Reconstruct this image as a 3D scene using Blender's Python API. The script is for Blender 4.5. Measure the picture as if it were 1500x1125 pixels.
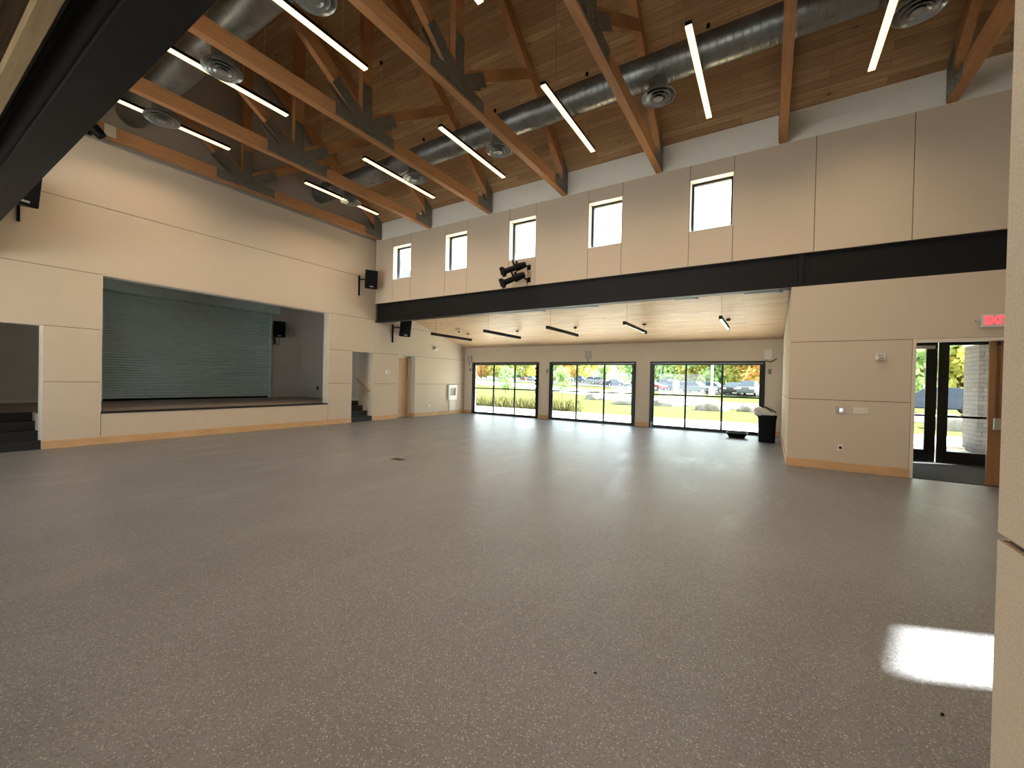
import bpy, bmesh, math, random
from mathutils import Vector, Matrix, noise as mnoise
R = math.radians
sc = bpy.context.scene
col = sc.collection
for o in list(bpy.data.objects): bpy.data.objects.remove(o)

# ------------------------------------------------------------------ camera
def setup_camera():
    yaw, pitch, roll = 0.5608, -0.0088, 0.0223
    cy, sy, cp, sp = math.cos(yaw), math.sin(yaw), math.cos(pitch), math.sin(pitch)
    f = Vector((-sy*cp, cy*cp, sp)); r = Vector((cy, sy, 0)); u = r.cross(f)
    c, s = math.cos(roll), math.sin(roll)
    r2 = c*r + s*u; u2 = -s*r + c*u
    cam = bpy.data.cameras.new('camera'); co = bpy.data.objects.new('camera', cam); col.objects.link(co)
    cam.sensor_fit = 'HORIZONTAL'; cam.sensor_width = 36; cam.lens = 36*601.2/1500
    cam.clip_start = 0.03; cam.clip_end = 2000
    m = Matrix((r2, u2, -f)).transposed().to_4x4(); m.translation = Vector((12.1307, -9.9017, 1.5675))
    co.matrix_world = m
    sc.camera = co
setup_camera()

# ------------------------------------------------------------------ sky, sun, exposure
w = bpy.data.worlds.new('sky'); sc.world = w; w.use_nodes = True
bgn = w.node_tree.nodes['Background']
bgn.inputs['Color'].default_value = (0.80, 0.92, 1.0, 1); bgn.inputs['Strength'].default_value = 4.6
sun = bpy.data.lights.new('sun', 'SUN'); sun.energy = 44; sun.angle = R(1.2); sun.color = (1, .95, .84)
so = bpy.data.objects.new('sun', sun); col.objects.link(so)
SUN_EL, SUN_AZ = R(40), Vector((.93, .38, 0)).normalized()
to_sun = Vector((SUN_AZ.x*math.cos(SUN_EL), SUN_AZ.y*math.cos(SUN_EL), math.sin(SUN_EL)))
so.rotation_euler = to_sun.to_track_quat('Z', 'Y').to_euler(); so.location = (30, 20, 30)
LED_STRENGTH = 1.35; LED_WATT = 31; LED_COL = (1.0, .75, .49)
ANNEX_LED = 16.0
sc.view_settings.view_transform = 'Standard'; sc.view_settings.look = 'None'
sc.view_settings.exposure = 0.65; sc.view_settings.gamma = 1.0; sc.view_settings.use_curve_mapping = False

# ------------------------------------------------------------------ materials
class NT:
    def __init__(s, name):
        s.m = bpy.data.materials.new(name); s.m.use_nodes = True; s.t = s.m.node_tree
        s.b = s.t.nodes['Principled BSDF']
    def n(s, typ, **kw):
        x = s.t.nodes.new(typ)
        for k, v in kw.items():
            if k.startswith('i_'): x.inputs[k[2:].replace('_', ' ')].default_value = v
            else: setattr(x, k, v)
        return x
    def l(s, a, b): s.t.links.new(a, b)
    def coord(s, scale=(1, 1, 1)):
        tc = s.n('ShaderNodeTexCoord'); mp = s.n('ShaderNodeMapping'); mp.inputs['Scale'].default_value = scale
        s.l(tc.outputs['Object'], mp.inputs['Vector']); return mp.outputs['Vector']
    def noise(s, vec, scale, detail=3, rough=.5):
        x = s.n('ShaderNodeTexNoise'); x.inputs['Scale'].default_value = scale; x.inputs['Detail'].default_value = detail
        x.inputs['Roughness'].default_value = rough; s.l(vec, x.inputs['Vector']); return x.outputs['Fac']
    def ramp(s, fac, stops):
        x = s.n('ShaderNodeValToRGB'); e = x.color_ramp.elements
        while len(e) < len(stops): e.new(.5)
        for el, (p, c) in zip(e, stops): el.position = p; el.color = (*c, 1) if len(c) == 3 else c
        s.l(fac, x.inputs['Fac']); return x.outputs['Color']
    def mix(s, fac, a, b, mode='MIX'):
        x = s.n('ShaderNodeMix', data_type='RGBA', blend_type=mode)
        for sock, v in ((x.inputs[0], fac), (x.inputs[6], a), (x.inputs[7], b)):
            if hasattr(v, 'links'): s.l(v, sock)
            elif isinstance(v, (int, float)): sock.default_value = v
            else: sock.default_value = (*v, 1)
        return x.outputs[2]
    def bump(s, h, strength=.2, dist=.01):
        x = s.n('ShaderNodeBump'); x.inputs['Strength'].default_value = strength; x.inputs['Distance'].default_value = dist
        s.l(h, x.inputs['Height']); s.l(x.outputs['Normal'], s.b.inputs['Normal'])
def G(v): return (v, v, v)
def pm(name, c, rough=.5, metal=0, var=.08, scale=6, bump=0, spec=.5):
    k = NT(name); v = k.coord(); n = k.noise(v, scale)
    k.l(k.ramp(n, [(.25, tuple(x*(1-var) for x in c)), (.75, tuple(min(1, x*(1+var)) for x in c))]), k.b.inputs['Base Color'])
    k.b.inputs['Roughness'].default_value = rough; k.b.inputs['Metallic'].default_value = metal
    k.b.inputs['Specular IOR Level'].default_value = spec
    if bump: k.bump(k.noise(v, scale*12), bump)
    return k.m
def wood(name, a, b, scale=(3, 40, 40), rough=.5, knots=False):
    k = NT(name); v = k.coord(scale); n = k.noise(v, 1.0, 5, .6)
    c = k.ramp(n, [(.3, a), (.7, b)])
    v2 = k.coord(); n2 = k.noise(v2, 1.3, 2)
    c = k.mix(k.ramp(n2, [(.35, G(0)), (.75, G(.35))]), c, tuple(x*.6 for x in a))
    k.l(c, k.b.inputs['Base Color']); k.b.inputs['Roughness'].default_value = rough
    k.b.inputs['Specular IOR Level'].default_value = .3
    return k.m
def planks(name, a, b, dark, row=.135, length=2.3, gap=.004, rough=.5):
    k = NT(name); v = k.coord()
    br = k.n('ShaderNodeTexBrick', offset=.37, offset_frequency=2)
    br.inputs['Scale'].default_value = 1; br.inputs['Brick Width'].default_value = length
    br.inputs['Row Height'].default_value = row; br.inputs['Mortar Size'].default_value = gap
    br.inputs['Mortar Smooth'].default_value = .1; br.inputs['Bias'].default_value = 0
    br.inputs['Color1'].default_value = (*a, 1); br.inputs['Color2'].default_value = (*b, 1); br.inputs['Mortar'].default_value = (*dark, 1)
    k.l(v, br.inputs['Vector'])
    g = k.noise(k.coord((1.2, 26, 1)), 1.0, 6, .65)
    c = k.mix(k.ramp(g, [(.33, G(.0)), (.62, G(.75))]), br.outputs['Color'], tuple(x*.45 for x in a))
    g2 = k.noise(k.coord((.5, 3, 1)), 1.0, 2)
    c = k.mix(k.ramp(g2, [(.4, G(0)), (.8, G(.6))]), c, b)
    vo = k.n('ShaderNodeTexVoronoi'); vo.inputs['Scale'].default_value = 1; k.l(k.coord((1.1, 2.6, 1)), vo.inputs['Vector'])
    c = k.mix(k.ramp(vo.outputs['Distance'], [(.045, G(.85)), (.075, G(0))]), c, tuple(x*.25 for x in a))
    k.l(c, k.b.inputs['Base Color']); k.b.inputs['Roughness'].default_value = rough
    k.b.inputs['Specular IOR Level'].default_value = .3
    return k.m
def glow(name, c, strength):
    k = NT(name); k.b.inputs['Base Color'].default_value = (*[min(1, x) for x in c], 1)
    k.b.inputs['Emission Color'].default_value = (*c, 1); k.b.inputs['Emission Strength'].default_value = strength
    return k.m
def glass(name, tint=(.96, .98, .97)):
    k = NT(name); t = k.n('ShaderNodeBsdfTransparent'); t.inputs['Color'].default_value = (*tint, 1)
    g = k.n('ShaderNodeBsdfGlossy'); g.inputs['Roughness'].default_value = .02
    lw = k.n('ShaderNodeLayerWeight'); lw.inputs['Blend'].default_value = .5
    pw = k.n('ShaderNodeMath', operation='POWER'); pw.inputs[1].default_value = 5; k.l(lw.outputs['Facing'], pw.inputs[0])
    fr = k.n('ShaderNodeMath', operation='MULTIPLY_ADD'); fr.inputs[1].default_value = .6; fr.inputs[2].default_value = .04; k.l(pw.outputs[0], fr.inputs[0])
    ms = k.n('ShaderNodeMixShader'); k.l(fr.outputs[0], ms.inputs[0]); k.l(t.outputs[0], ms.inputs[1]); k.l(g.outputs[0], ms.inputs[2])
    k.l(ms.outputs[0], k.t.nodes['Material Output'].inputs['Surface']); return k.m
def floor_mat():
    k = NT('speckled_rubber'); v = k.coord()
    n = k.noise(v, .7, 4, .6)
    base = k.ramp(n, [(.3, (.130, .143, .168)), (.7, (.165, .182, .21))])
    vo = k.n('ShaderNodeTexVoronoi'); vo.inputs['Scale'].default_value = 130; k.l(v, vo.inputs['Vector'])
    sep = k.n('ShaderNodeSeparateColor'); k.l(vo.outputs['Color'], sep.inputs[0])
    speck = k.ramp(sep.outputs[0], [(.80, G(0)), (.86, G(1))])
    shape = k.ramp(vo.outputs['Distance'], [(.3, G(1)), (.5, G(0))])
    f = k.mix(1.0, speck, shape, 'MULTIPLY')
    c = k.mix(f, base, (.46, .43, .39))
    dk = k.ramp(sep.outputs[1], [(.72, G(0)), (.8, G(.6))])
    c = k.mix(dk, c, (.085, .083, .082))
    # scuffs and wear from cleaning
    sc1 = k.noise(k.coord((1.1, .35, 1)), 1.4, 5, .62)
    c = k.mix(k.ramp(sc1, [(.55, G(0)), (.7, G(.22))]), c, (.25, .25, .25))
    k.l(c, k.b.inputs['Base Color'])
    rr = k.n('ShaderNodeMapRange'); rr.inputs['From Min'].default_value = .54; rr.inputs['From Max'].default_value = .72
    rr.inputs['To Min'].default_value = .40; rr.inputs['To Max'].default_value = .30
    k.l(k.noise(k.coord((1.6, .5, 1)), 1.2, 5, .65), rr.inputs['Value']); k.l(rr.outputs[0], k.b.inputs['Roughness'])
    k.b.inputs['Specular IOR Level'].default_value = .5
    b2 = k.n('ShaderNodeBump'); b2.inputs['Strength'].default_value = .35; b2.inputs['Distance'].default_value = .004
    k.l(k.noise(k.coord((.7, 3.2, 1)), 1.6, 4, .6), b2.inputs['Height'])
    k.bump(k.noise(v, 160, 2), .25, .002)
    k.l(b2.outputs['Normal'], [q for q in k.t.nodes if q.bl_idname == 'ShaderNodeBump' and q != b2][0].inputs['Normal'])
    return k.m
def fabric(name, c):
    k = NT(name); v = k.coord()
    n = k.noise(v, 220, 2); n2 = k.noise(v, .8, 3)
    cc = k.ramp(n, [(.3, tuple(x*.86 for x in c)), (.7, tuple(x*1.1 for x in c))])
    cc = k.mix(k.ramp(n2, [(.3, G(0)), (.8, G(.25))]), cc, tuple(x*.93 for x in c))
    k.l(cc, k.b.inputs['Base Color']); k.b.inputs['Roughness'].default_value = .9; k.b.inputs['Specular IOR Level'].default_value = .15
    k.bump(n, .15, .002); return k.m
def stone_veneer():
    k = NT('stacked_stone'); v = k.coord()
    br = k.n('ShaderNodeTexBrick', offset=.43, squash=.7, squash_frequency=3); br.inputs['Scale'].default_value = 1
    br.inputs['Brick Width'].default_value = .34; br.inputs['Row Height'].default_value = .11; br.inputs['Mortar Size'].default_value = .012
    br.inputs['Color1'].default_value = (.075, .072, .067, 1); br.inputs['Color2'].default_value = (.038, .04, .043, 1); br.inputs['Mortar'].default_value = (.015, .015, .015, 1)
    tc = k.n('ShaderNodeTexCoord'); sp = k.n('ShaderNodeSeparateXYZ'); k.l(tc.outputs['Object'], sp.inputs[0])
    ad = k.n('ShaderNodeMath', operation='ADD'); k.l(sp.outputs[0], ad.inputs[0]); k.l(sp.outputs[1], ad.inputs[1])
    cb = k.n('ShaderNodeCombineXYZ'); k.l(ad.outputs[0], cb.inputs[0]); k.l(sp.outputs[2], cb.inputs[1]); k.l(cb.outputs[0], br.inputs['Vector'])
    c = k.mix(k.ramp(k.noise(v, 9, 4), [(.3, G(0)), (.7, G(.5))]), br.outputs['Color'], (.09, .083, .073))
    k.l(c, k.b.inputs['Base Color']); k.b.inputs['Roughness'].default_value = .9; k.bump(br.outputs['Fac'], .6, .02); return k.m
def galvanized(name, c, rough=.38, spiral=False):
    k = NT(name); v = k.coord(); vo = k.n('ShaderNodeTexVoronoi'); vo.inputs['Scale'].default_value = 9; k.l(v, vo.inputs['Vector'])
    sp = k.n('ShaderNodeSeparateColor'); k.l(vo.outputs['Color'], sp.inputs[0])
    k.l(k.ramp(sp.outputs[0], [(0, tuple(x*.8 for x in c)), (1, c)]), k.b.inputs['Base Color'])
    k.b.inputs['Metallic'].default_value = .85; k.b.inputs['Roughness'].default_value = rough
    if spiral:
        wv = k.n('ShaderNodeTexWave', bands_direction='X'); wv.inputs['Scale'].default_value = 2.6; wv.inputs['Distortion'].default_value = 0; k.l(v, wv.inputs['Vector'])
        k.bump(k.ramp(wv.outputs['Fac'], [(.85, G(0)), (.97, G(1))]), .5, .01)
    return k.m
def leafmat(name, cs):
    k = NT(name); oi = k.n('ShaderNodeTexCoord'); n = k.noise(oi.outputs['Object'], .9, 3)
    vo = k.n('ShaderNodeTexVoronoi'); vo.inputs['Scale'].default_value = 3; k.l(oi.outputs['Object'], vo.inputs['Vector'])
    sp = k.n('ShaderNodeSeparateColor'); k.l(vo.outputs['Color'], sp.inputs[0])
    k.l(k.ramp(sp.outputs[0], [(0, cs[0]), (.5, cs[1]), (1, cs[2])]), k.b.inputs['Base Color'])
    k.b.inputs['Roughness'].default_value = .7
    tr = k.n('ShaderNodeBsdfTranslucent'); tr.inputs['Color'].default_value = (*cs[1], 1)
    ms = k.n('ShaderNodeMixShader'); ms.inputs[0].default_value = .35
    k.l(k.b.outputs[0], ms.inputs[1]); k.l(tr.outputs[0], ms.inputs[2]); k.l(ms.outputs[0], k.t.nodes['Material Output'].inputs['Surface'])
    return k.m
M = dict(
 floor=floor_mat(),
 fab=fabric('tan_fabric_panel', (.585, .50, .40)),
 seam=pm('seam_shadow_gap', (.13, .10, .075), .9),
 paint=pm('tan_wall_paint', (.64, .56, .455), .75, var=.02),
 white=pm('white_paint', (.76, .75, .70), .6, var=.02),
 cream=pm('cream_paint', (.66, .61, .52), .6, var=.02),
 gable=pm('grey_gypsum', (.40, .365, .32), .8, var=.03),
 maple=wood('maple', (.56, .34, .17), (.66, .43, .235), (2, 2, 30), .4),
 mapledoor=wood('maple_veneer', (.58, .36, .20), (.66, .44, .26), (25, 25, 1.2), .4),
 oakdoor=wood('stained_oak_veneer', (.24, .125, .055), (.31, .17, .08), (25, 25, 1.2), .4),
 fir=wood('fir_timber', (.37, .175, .075), (.52, .28, .13), (30, 1.6, 30), .5),
 deck=planks('pine_deck', (.58, .38, .20), (.34, .19, .09), (.09, .045, .02)),
 deck2=planks('pale_pine_boards', (.80, .60, .39), (.70, .48, .28), (.30, .17, .08), row=.14),
 steel=pm('black_painted_steel', (.008, .0085, .0095), .5, var=.1, spec=.22),
 black=pm('black_plastic', (.0045, .005, .006), .5, var=.1, spec=.12),
 grille=pm('black_grille', (.0045, .005, .006), .7, var=.1, scale=300, bump=.3, spec=.12),
 rubber=pm('black_rubber_tread', (.008, .009, .010), .6),
 carpet=pm('dark_entry_carpet', (.022, .028, .036), .95, var=.3, scale=120),
 bronze=pm('dark_bronze_aluminium', (.012, .014, .016), .4, .3),
 galv=galvanized('galvanized_plate', (.27, .27, .245), .55),
 duct=galvanized('spiral_duct_steel', (.25, .27, .275), .40, True),
 difm=galvanized('diffuser_steel', (.36, .40, .43), .3),
 chrome=pm('brushed_steel', (.55, .55, .54), .3, .9, var=.03),
 rail=wood('golden_timber', (.24, .165, .085), (.36, .26, .14), (2, 30, 30), .6),
 brass=pm('dark_brass', (.16,.10,.055), .4, .6, var=.03),
 glass=glass('clear_glass'),
 led=glow('led_lens', (1.0, .70, .40), LED_STRENGTH),
 led2=glow('annex_led_lens', (1, .84, .55), ANNEX_LED),
 led_white=glow('indicator_glow', (.55, .75, 1), 1.5),
 exitred=glow('exit_red', (1, .05, .07), 1.5),
 exitface=pm('exit_face', (.62, .45, .40), .5),
 offwhite=pm('white_plastic', (.72, .70, .66), .4, var=.02),
 grey=pm('grey_plastic', (.36, .36, .35), .5, var=.04),
 shutter=pm('grey_green_shutter', (.58, .74, .76), .5, .0, var=.04),
 stagewall=pm('stage_wall_paint', (.58, .55, .51), .85, var=.03),
 stagefloor=pm('stage_floor', (.27, .21, .18), .45, var=.15, scale=3),
 bag=pm('grey_bin_liner', (.55, .55, .53), .35, var=.2, scale=14),
 grass=None, conc=pm('pale_concrete', (.76, .74, .70), .9, var=.06, scale=2),
 asphalt=pm('grey_asphalt', (.06, .06, .062), .9, var=.1, scale=2, spec=0),
 boulder=pm('pale_boulder', (.17, .155, .13), .9, var=.3, scale=4, bump=.5, spec=0),
 stone=stone_veneer(), bark=pm('bark', (.12, .09, .06), .9, var=.3, scale=9),
 post=wood('weathered_post', (.24, .2, .14), (.32, .27, .2), (20, 20, 1.5), .8),
 lamp=pm('grey_pole', (.40, .40, .40), .5, .2), orange=pm('orange_plastic', (.8, .17, .02), .5),
 tyre=pm('tyre', (.012, .012, .012), .8), carglass=pm('car_glass', (.02, .03, .04), .2, spec=.2),
 hill=pm('hazy_hill', (.12, .16, .165), .95, var=.15, scale=.05),
 exterior=pm('exterior_siding', (.16, .165, .17), .8),
)
def grassmat():
    k = NT('lawn'); v = k.coord(); n = k.noise(v, .5, 4); n2 = k.noise(v, 9, 3)
    c = k.ramp(n, [(.3, (.058, .080, .026)), (.7, (.078, .088, .034))])
    c = k.mix(k.ramp(n2, [(.3, G(0)), (.7, G(.4))]), c, (.048, .074, .022))
    k.l(c, k.b.inputs['Base Color']); k.b.inputs['Roughness'].default_value = .95; k.b.inputs['Specular IOR Level'].default_value = 0; return k.m
M['grass'] = grassmat()
M['blade'] = pm('dry_grass_blade', (.11, .11, .045), .8, var=.3, scale=3, spec=0)
LEAF = [leafmat('leaf_green', [(0.136, 0.237, 0.092), (0.223, 0.354, 0.129), (0.325, 0.455, 0.165)]),
        leafmat('leaf_yellow', [(0.354, 0.397, 0.122), (0.571, 0.542, 0.136), (0.687, 0.600, 0.150)]),
        leafmat('leaf_orange', [(0.571, 0.310, 0.107), (0.716, 0.412, 0.122), (0.716, 0.542, 0.150)]),
        leafmat('leaf_light', [(0.252, 0.368, 0.136), (0.368, 0.498, 0.179), (0.470, 0.600, 0.223)])]

# ------------------------------------------------------------------ mesh builder
class MB:
    def __init__(s): s.v = []; s.f = []; s.mi = []; s.cur = 0
    def m(s, i): s.cur = i; return s
    def add(s, vs, fs):
        b = len(s.v); s.v += [tuple(x) for x in vs]
        for q in fs: s.f.append([b+i for i in q]); s.mi.append(s.cur)
        return s
    def box(s, x0, x1, y0, y1, z0, z1):
        if x0 > x1: x0, x1 = x1, x0
        if y0 > y1: y0, y1 = y1, y0
        if z0 > z1: z0, z1 = z1, z0
        return s.add([(x0,y0,z0),(x1,y0,z0),(x1,y1,z0),(x0,y1,z0),(x0,y0,z1),(x1,y0,z1),(x1,y1,z1),(x0,y1,z1)],
              [(3,2,1,0),(4,5,6,7),(0,1,5,4),(1,2,6,5),(2,3,7,6),(3,0,4,7)])
    def bar(s, p, q, wx, wy, up=(0,0,1)):
        p, q = Vector(p), Vector(q); d = (q-p).normalized(); u = Vector(up)
        a = d.cross(u)
        if a.length < 1e-4: a = d.cross(Vector((1,0,0)))
        a.normalize(); b = a.cross(d)
        vs = [e + a*(sx*wx/2) + b*(sy*wy/2) for e in (p, q) for sx, sy in ((-1,-1),(1,-1),(1,1),(-1,1))]
        return s.add(vs, [(3,2,1,0),(4,5,6,7),(0,1,5,4),(1,2,6,5),(2,3,7,6),(3,0,4,7)])
    def prism(s, poly, axis, a, b):
        n = len(poly)
        def P(u, v, t): return {'x': (t,u,v), 'y': (u,t,v), 'z': (u,v,t)}[axis]
        vs = [P(u,v,a) for u,v in poly] + [P(u,v,b) for u,v in poly]
        fs = [tuple(range(n))[::-1], tuple(range(n,2*n))] + [(i,(i+1)%n,n+(i+1)%n,n+i) for i in range(n)]
        return s.add(vs, fs)
    def tube(s, pts, rad, n=10, caps=True):
        pts = [Vector(p) for p in pts]; rs = rad if isinstance(rad, (list, tuple)) else [rad]*len(pts)
        vs = []; fs = []; prev = None
        for i, p in enumerate(pts):
            d = (pts[min(i+1, len(pts)-1)] - pts[max(i-1, 0)]).normalized()
            if prev is None:
                a = d.cross(Vector((0,0,1)));
                if a.length < 1e-3: a = d.cross(Vector((1,0,0)))
            else: a = prev - d*prev.dot(d)
            a.normalize(); prev = a; b = d.cross(a)
            for k in range(n):
                t = 2*math.pi*k/n; vs.append(p + (a*math.cos(t) + b*math.sin(t))*rs[i])
        for i in range(len(pts)-1):
            for k in range(n): fs.append((i*n+k, i*n+(k+1)%n, (i+1)*n+(k+1)%n, (i+1)*n+k))
        if caps: fs += [tuple(range(n))[::-1], tuple(range((len(pts)-1)*n, len(pts)*n))]
        return s.add(vs, fs)
    def lathe(s, prof, c=(0,0,0), n=32, closed=False):
        vs = []; fs = []
        for r, z in prof:
            for k in range(n):
                t = 2*math.pi*k/n; vs.append((c[0]+r*math.cos(t), c[1]+r*math.sin(t), c[2]+z))
        m = len(prof)
        for i in range(m if closed else m-1):
            j = (i+1) % m
            for k in range(n): fs.append((i*n+k, i*n+(k+1)%n, j*n+(k+1)%n, j*n+k))
        return s.add(vs, fs)
    def build(s, name, mats, parent=None, origin=(0,0,0), smooth=True, bevel=0):
        me = bpy.data.meshes.new(name); o = Vector(origin)
        me.from_pydata([tuple(Vector(v)-o) for v in s.v], [], s.f); me.update()
        if not isinstance(mats, (list, tuple)): mats = [mats]
        for m in mats: me.materials.append(m)
        for p, i in zip(me.polygons, s.mi): p.material_index = i
        bm = bmesh.new(); bm.from_mesh(me); bmesh.ops.recalc_face_normals(bm, faces=bm.faces); bm.to_mesh(me); bm.free()
        if smooth:
            for p in me.polygons: p.use_smooth = True
            me.set_sharp_from_angle(angle=R(38))
        ob = bpy.data.objects.new(name, me); col.objects.link(ob)
        if parent: ob.parent = parent
        else: ob.location = o
        if bevel:
            b = ob.modifiers.new('bevel', 'BEVEL'); b.width = bevel; b.segments = 2; b.limit_method = 'ANGLE'; b.angle_limit = R(40)
        return ob
def tag(o, label, cat, group=None, kind=None):
    o['label'] = label; o['category'] = cat
    if group: o['group'] = group
    if kind: o['kind'] = kind
    return o
def empty(name, loc, label, cat, group=None, kind=None, rz=0):
    o = bpy.data.objects.new(name, None); col.objects.link(o); o.location = loc; o.rotation_euler = (0,0,rz); o.empty_display_size = .1
    return tag(o, label, cat, group, kind)
def part(mb, name, mats, parent, **kw):        # world-coordinate part of a thing whose Empty stands at parent.location
    return mb.build(name, mats, parent, origin=tuple(parent.location), **kw)
def copy_tree(o, loc, label=None, rz=None, parent=None):
    c = o.copy(); col.objects.link(c)
    if parent is None:
        c.location = loc
        if rz is not None: c.rotation_euler = (0,0,rz)
        if label: c['label'] = label
    else: c.parent = parent
    for ch in list(o.children): copy_tree(ch, None, parent=c)
    return c
def struct(mb, name, mats, label, cat, **kw):
    o = mb.build(name, mats, **kw); return tag(o, label, cat, kind='structure')

# ------------------------------------------------------------------ dimensions (metres)
XR = 17.3; YN = -8.897; D = 5.216; YB = YN - D; XA = 12.454; YC = YN/2
ZB0, ZB1 = 3.553, 4.206; ZP = 6.467; ZE = 7.08; SL = .75; ZR = ZE - SL*YC
HD = 2.452; ZS = .688; ST = 3.618
def annex_z(y): return 4.33 - .249*y           # underside of the annex boards, far side (y > 0)

def holes_wall(mb, axis, t0, t1, u0, u1, v0, v1, holes):
    """boxes filling u0..u1 x v0..v1 minus the holes; axis is the wall's normal"""
    us = sorted({u0, u1, *[h[0] for h in holes], *[h[1] for h in holes]}); us = [u for u in us if u0 <= u <= u1]
    for a, b in zip(us, us[1:]):
        mid = (a+b)/2; hs = sorted([h for h in holes if h[0] <= mid <= h[1]], key=lambda h: h[2]); v = v0
        for h in hs + [(0, 0, v1, v1)]:
            if h[2] > v + 1e-6:
                if axis == 'x': mb.box(t0, t1, a, b, v, h[2])
                else: mb.box(a, b, t0, t1, v, h[2])
            v = max(v, h[3])
GAP = .006
def panel(mb, axis, t0, t1, u0, u1, v0, v1):
    if axis == 'x': mb.box(t0, t1, u0+GAP, u1-GAP, v0+GAP, v1-GAP)
    else: mb.box(u0+GAP, u1-GAP, t0, t1, v0+GAP, v1-GAP)

# ------------------------------------------------------------------ floor
mb = MB().box(-.9, XR, YB, D+.02, -.2, 0)
struct(mb, 'floor', M['floor'], 'grey speckled seamless floor across the whole hall', 'floor', smooth=False)

# ------------------------------------------------------------------ stage wall (x = 0)
A1, A2, A3, A4, A5, A6, A7 = -7.98, -7.135, -1.795, -.915, -.03, 1.153, 2.056
A0 = -8.866
mb = MB().m(1)
holes = [(A0, A1, 0, HD), (A2, A3, ZS, ST), (A4, A5, 0, HD), (A6, A7, 0, HD)]
holes_wall(mb, 'x', -.3, -.012, YB-.3, D+.3, 0, 2.9, holes)
holes_wall(mb, 'x', -.3, -.012, YN, 0, 2.9, 4.3, holes); mb.box(-.3, -.012, YN-.3, .3, 4.3, ZP-.06)
mb.prism([(0, 2.9), (D+.3, 2.9), (D+.3, annex_z(D+.3)+.05), (0, annex_z(0)+.05)], 'x', -.3, -.012)
mb.prism([(YN, 2.9), (YB-.3, 2.9), (YB-.3, annex_z(D+.3)+.05), (YN, annex_z(0)+.05)], 'x', -.3, -.012)
mb.m(0); P = lambda *a: panel(mb, 'x', -.014, 0, *a)
J1, J2, J3, J4, JT, BB = 1.337, HD, 3.63, 5.06, 6.40, .16
for (a, b) in ((A1, A2), (A3, A4)): P(a, b, 0, J1); P(a, b, J1, J2)
P(A2, A3, 0, ZS-.03)
P(YN, A2, J2, J3); P(A3, A5+.03, J2, J3); P(YN, 0, J3, J4); P(YN, 0, J4, JT)
P(A5, A6, 0, J1); P(A5, A6, J1, J2); P(A7, D, 0, J1); P(A7, D, J1, J2)
g = GAP
mb.prism([(g, J2+g), (D-g, J2+g), (D-g, annex_z(D)), ((4.33-3.54)/.249-.02, 3.54-g), (g, 3.54-g)], 'x', -.014, 0)
mb.prism([(g, 3.54+g), ((4.33-3.54)/.249-.05, 3.54+g), (g, annex_z(0)-.01)], 'x', -.014, 0)
P(YB, YN, 0, J2)
mb.prism([(YN, J2+g), (YB, J2+g), (YB, annex_z(D)), (YN, annex_z(0)-.01)], 'x', -.014, 0)
# reveals of the openings, and the cream cap above the panels
mb.m(2)
for (a, b, z0, z1) in holes:
    mb.box(-.29, -.001, a-.012, a+.004, z0, z1); mb.box(-.29, -.001, b-.004, b+.012, z0, z1); mb.box(-.29, -.001, a, b, z1-.004, z1+.012)
mb.box(-.3, .004, YN, 0, JT, JT+.03)
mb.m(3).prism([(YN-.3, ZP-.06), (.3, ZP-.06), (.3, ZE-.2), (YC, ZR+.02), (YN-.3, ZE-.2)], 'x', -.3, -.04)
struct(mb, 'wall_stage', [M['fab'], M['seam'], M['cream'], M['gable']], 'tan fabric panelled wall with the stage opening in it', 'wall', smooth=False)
mb = MB()
for a, b in ((A1, A4), (A5, A6), (A7, D)): mb.box(0, .018, a, b, 0, BB)
mb.box(-.29, 0.0, A7-.016, A7-.004, 0, BB)
struct(mb, 'baseboard_stage', M['maple'], 'maple baseboard along the foot of the stage wall', 'baseboard')

# ------------------------------------------------------------------ clerestory walls (y = 0 and its mirror)
T0X, S = .2205, 2.4042
W0, W1, WB, WT = .8937, 1.7667, 4.982, 6.136
def clerestory(name, y0, sgn, label, seam_x, nwin):
    mb = MB().m(1); Y = lambda d: y0 + sgn*d
    hs = [(W0+S*i, W1+S*i, WB, WT) for i in range(nwin)]
    holes_wall(mb, 'y', Y(.012), Y(.3), 0, XR, ZB1, ZP, hs)
    mb.m(0)
    xs = sorted([0, XR] + [h[0] for h in hs] + [h[1] for h in hs] + seam_x)
    for a, b in zip(xs, xs[1:]):
        h = [q for q in hs if abs(q[0]-a) < 1e-6]
        if h: panel(mb, 'y', Y(0), Y(.014), a, b, ZB1, WB); panel(mb, 'y', Y(0), Y(.014), a, b, WT, ZP)
        else: panel(mb, 'y', Y(0), Y(.014), a, b, ZB1, ZP)
    mb.m(2).box(0, XR, Y(.012), Y(.3), ZP, ZE+.02)
    return struct(mb, name, [M['fab'], M['seam'], M['white']], label, 'wall', smooth=False)
clerestory('wall_clerestory', 0, 1, 'tan panelled upper wall with a row of five small windows', [12.793, 14.2, 16.6], 5)
clerestory('wall_near', YN, -1, 'tan panelled upper wall above the camera', [12.793, 14.2, 16.6], 5)
ORD = ['first', 'second', 'third', 'fourth', 'fifth', 'sixth', 'seventh', 'eighth']
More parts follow.
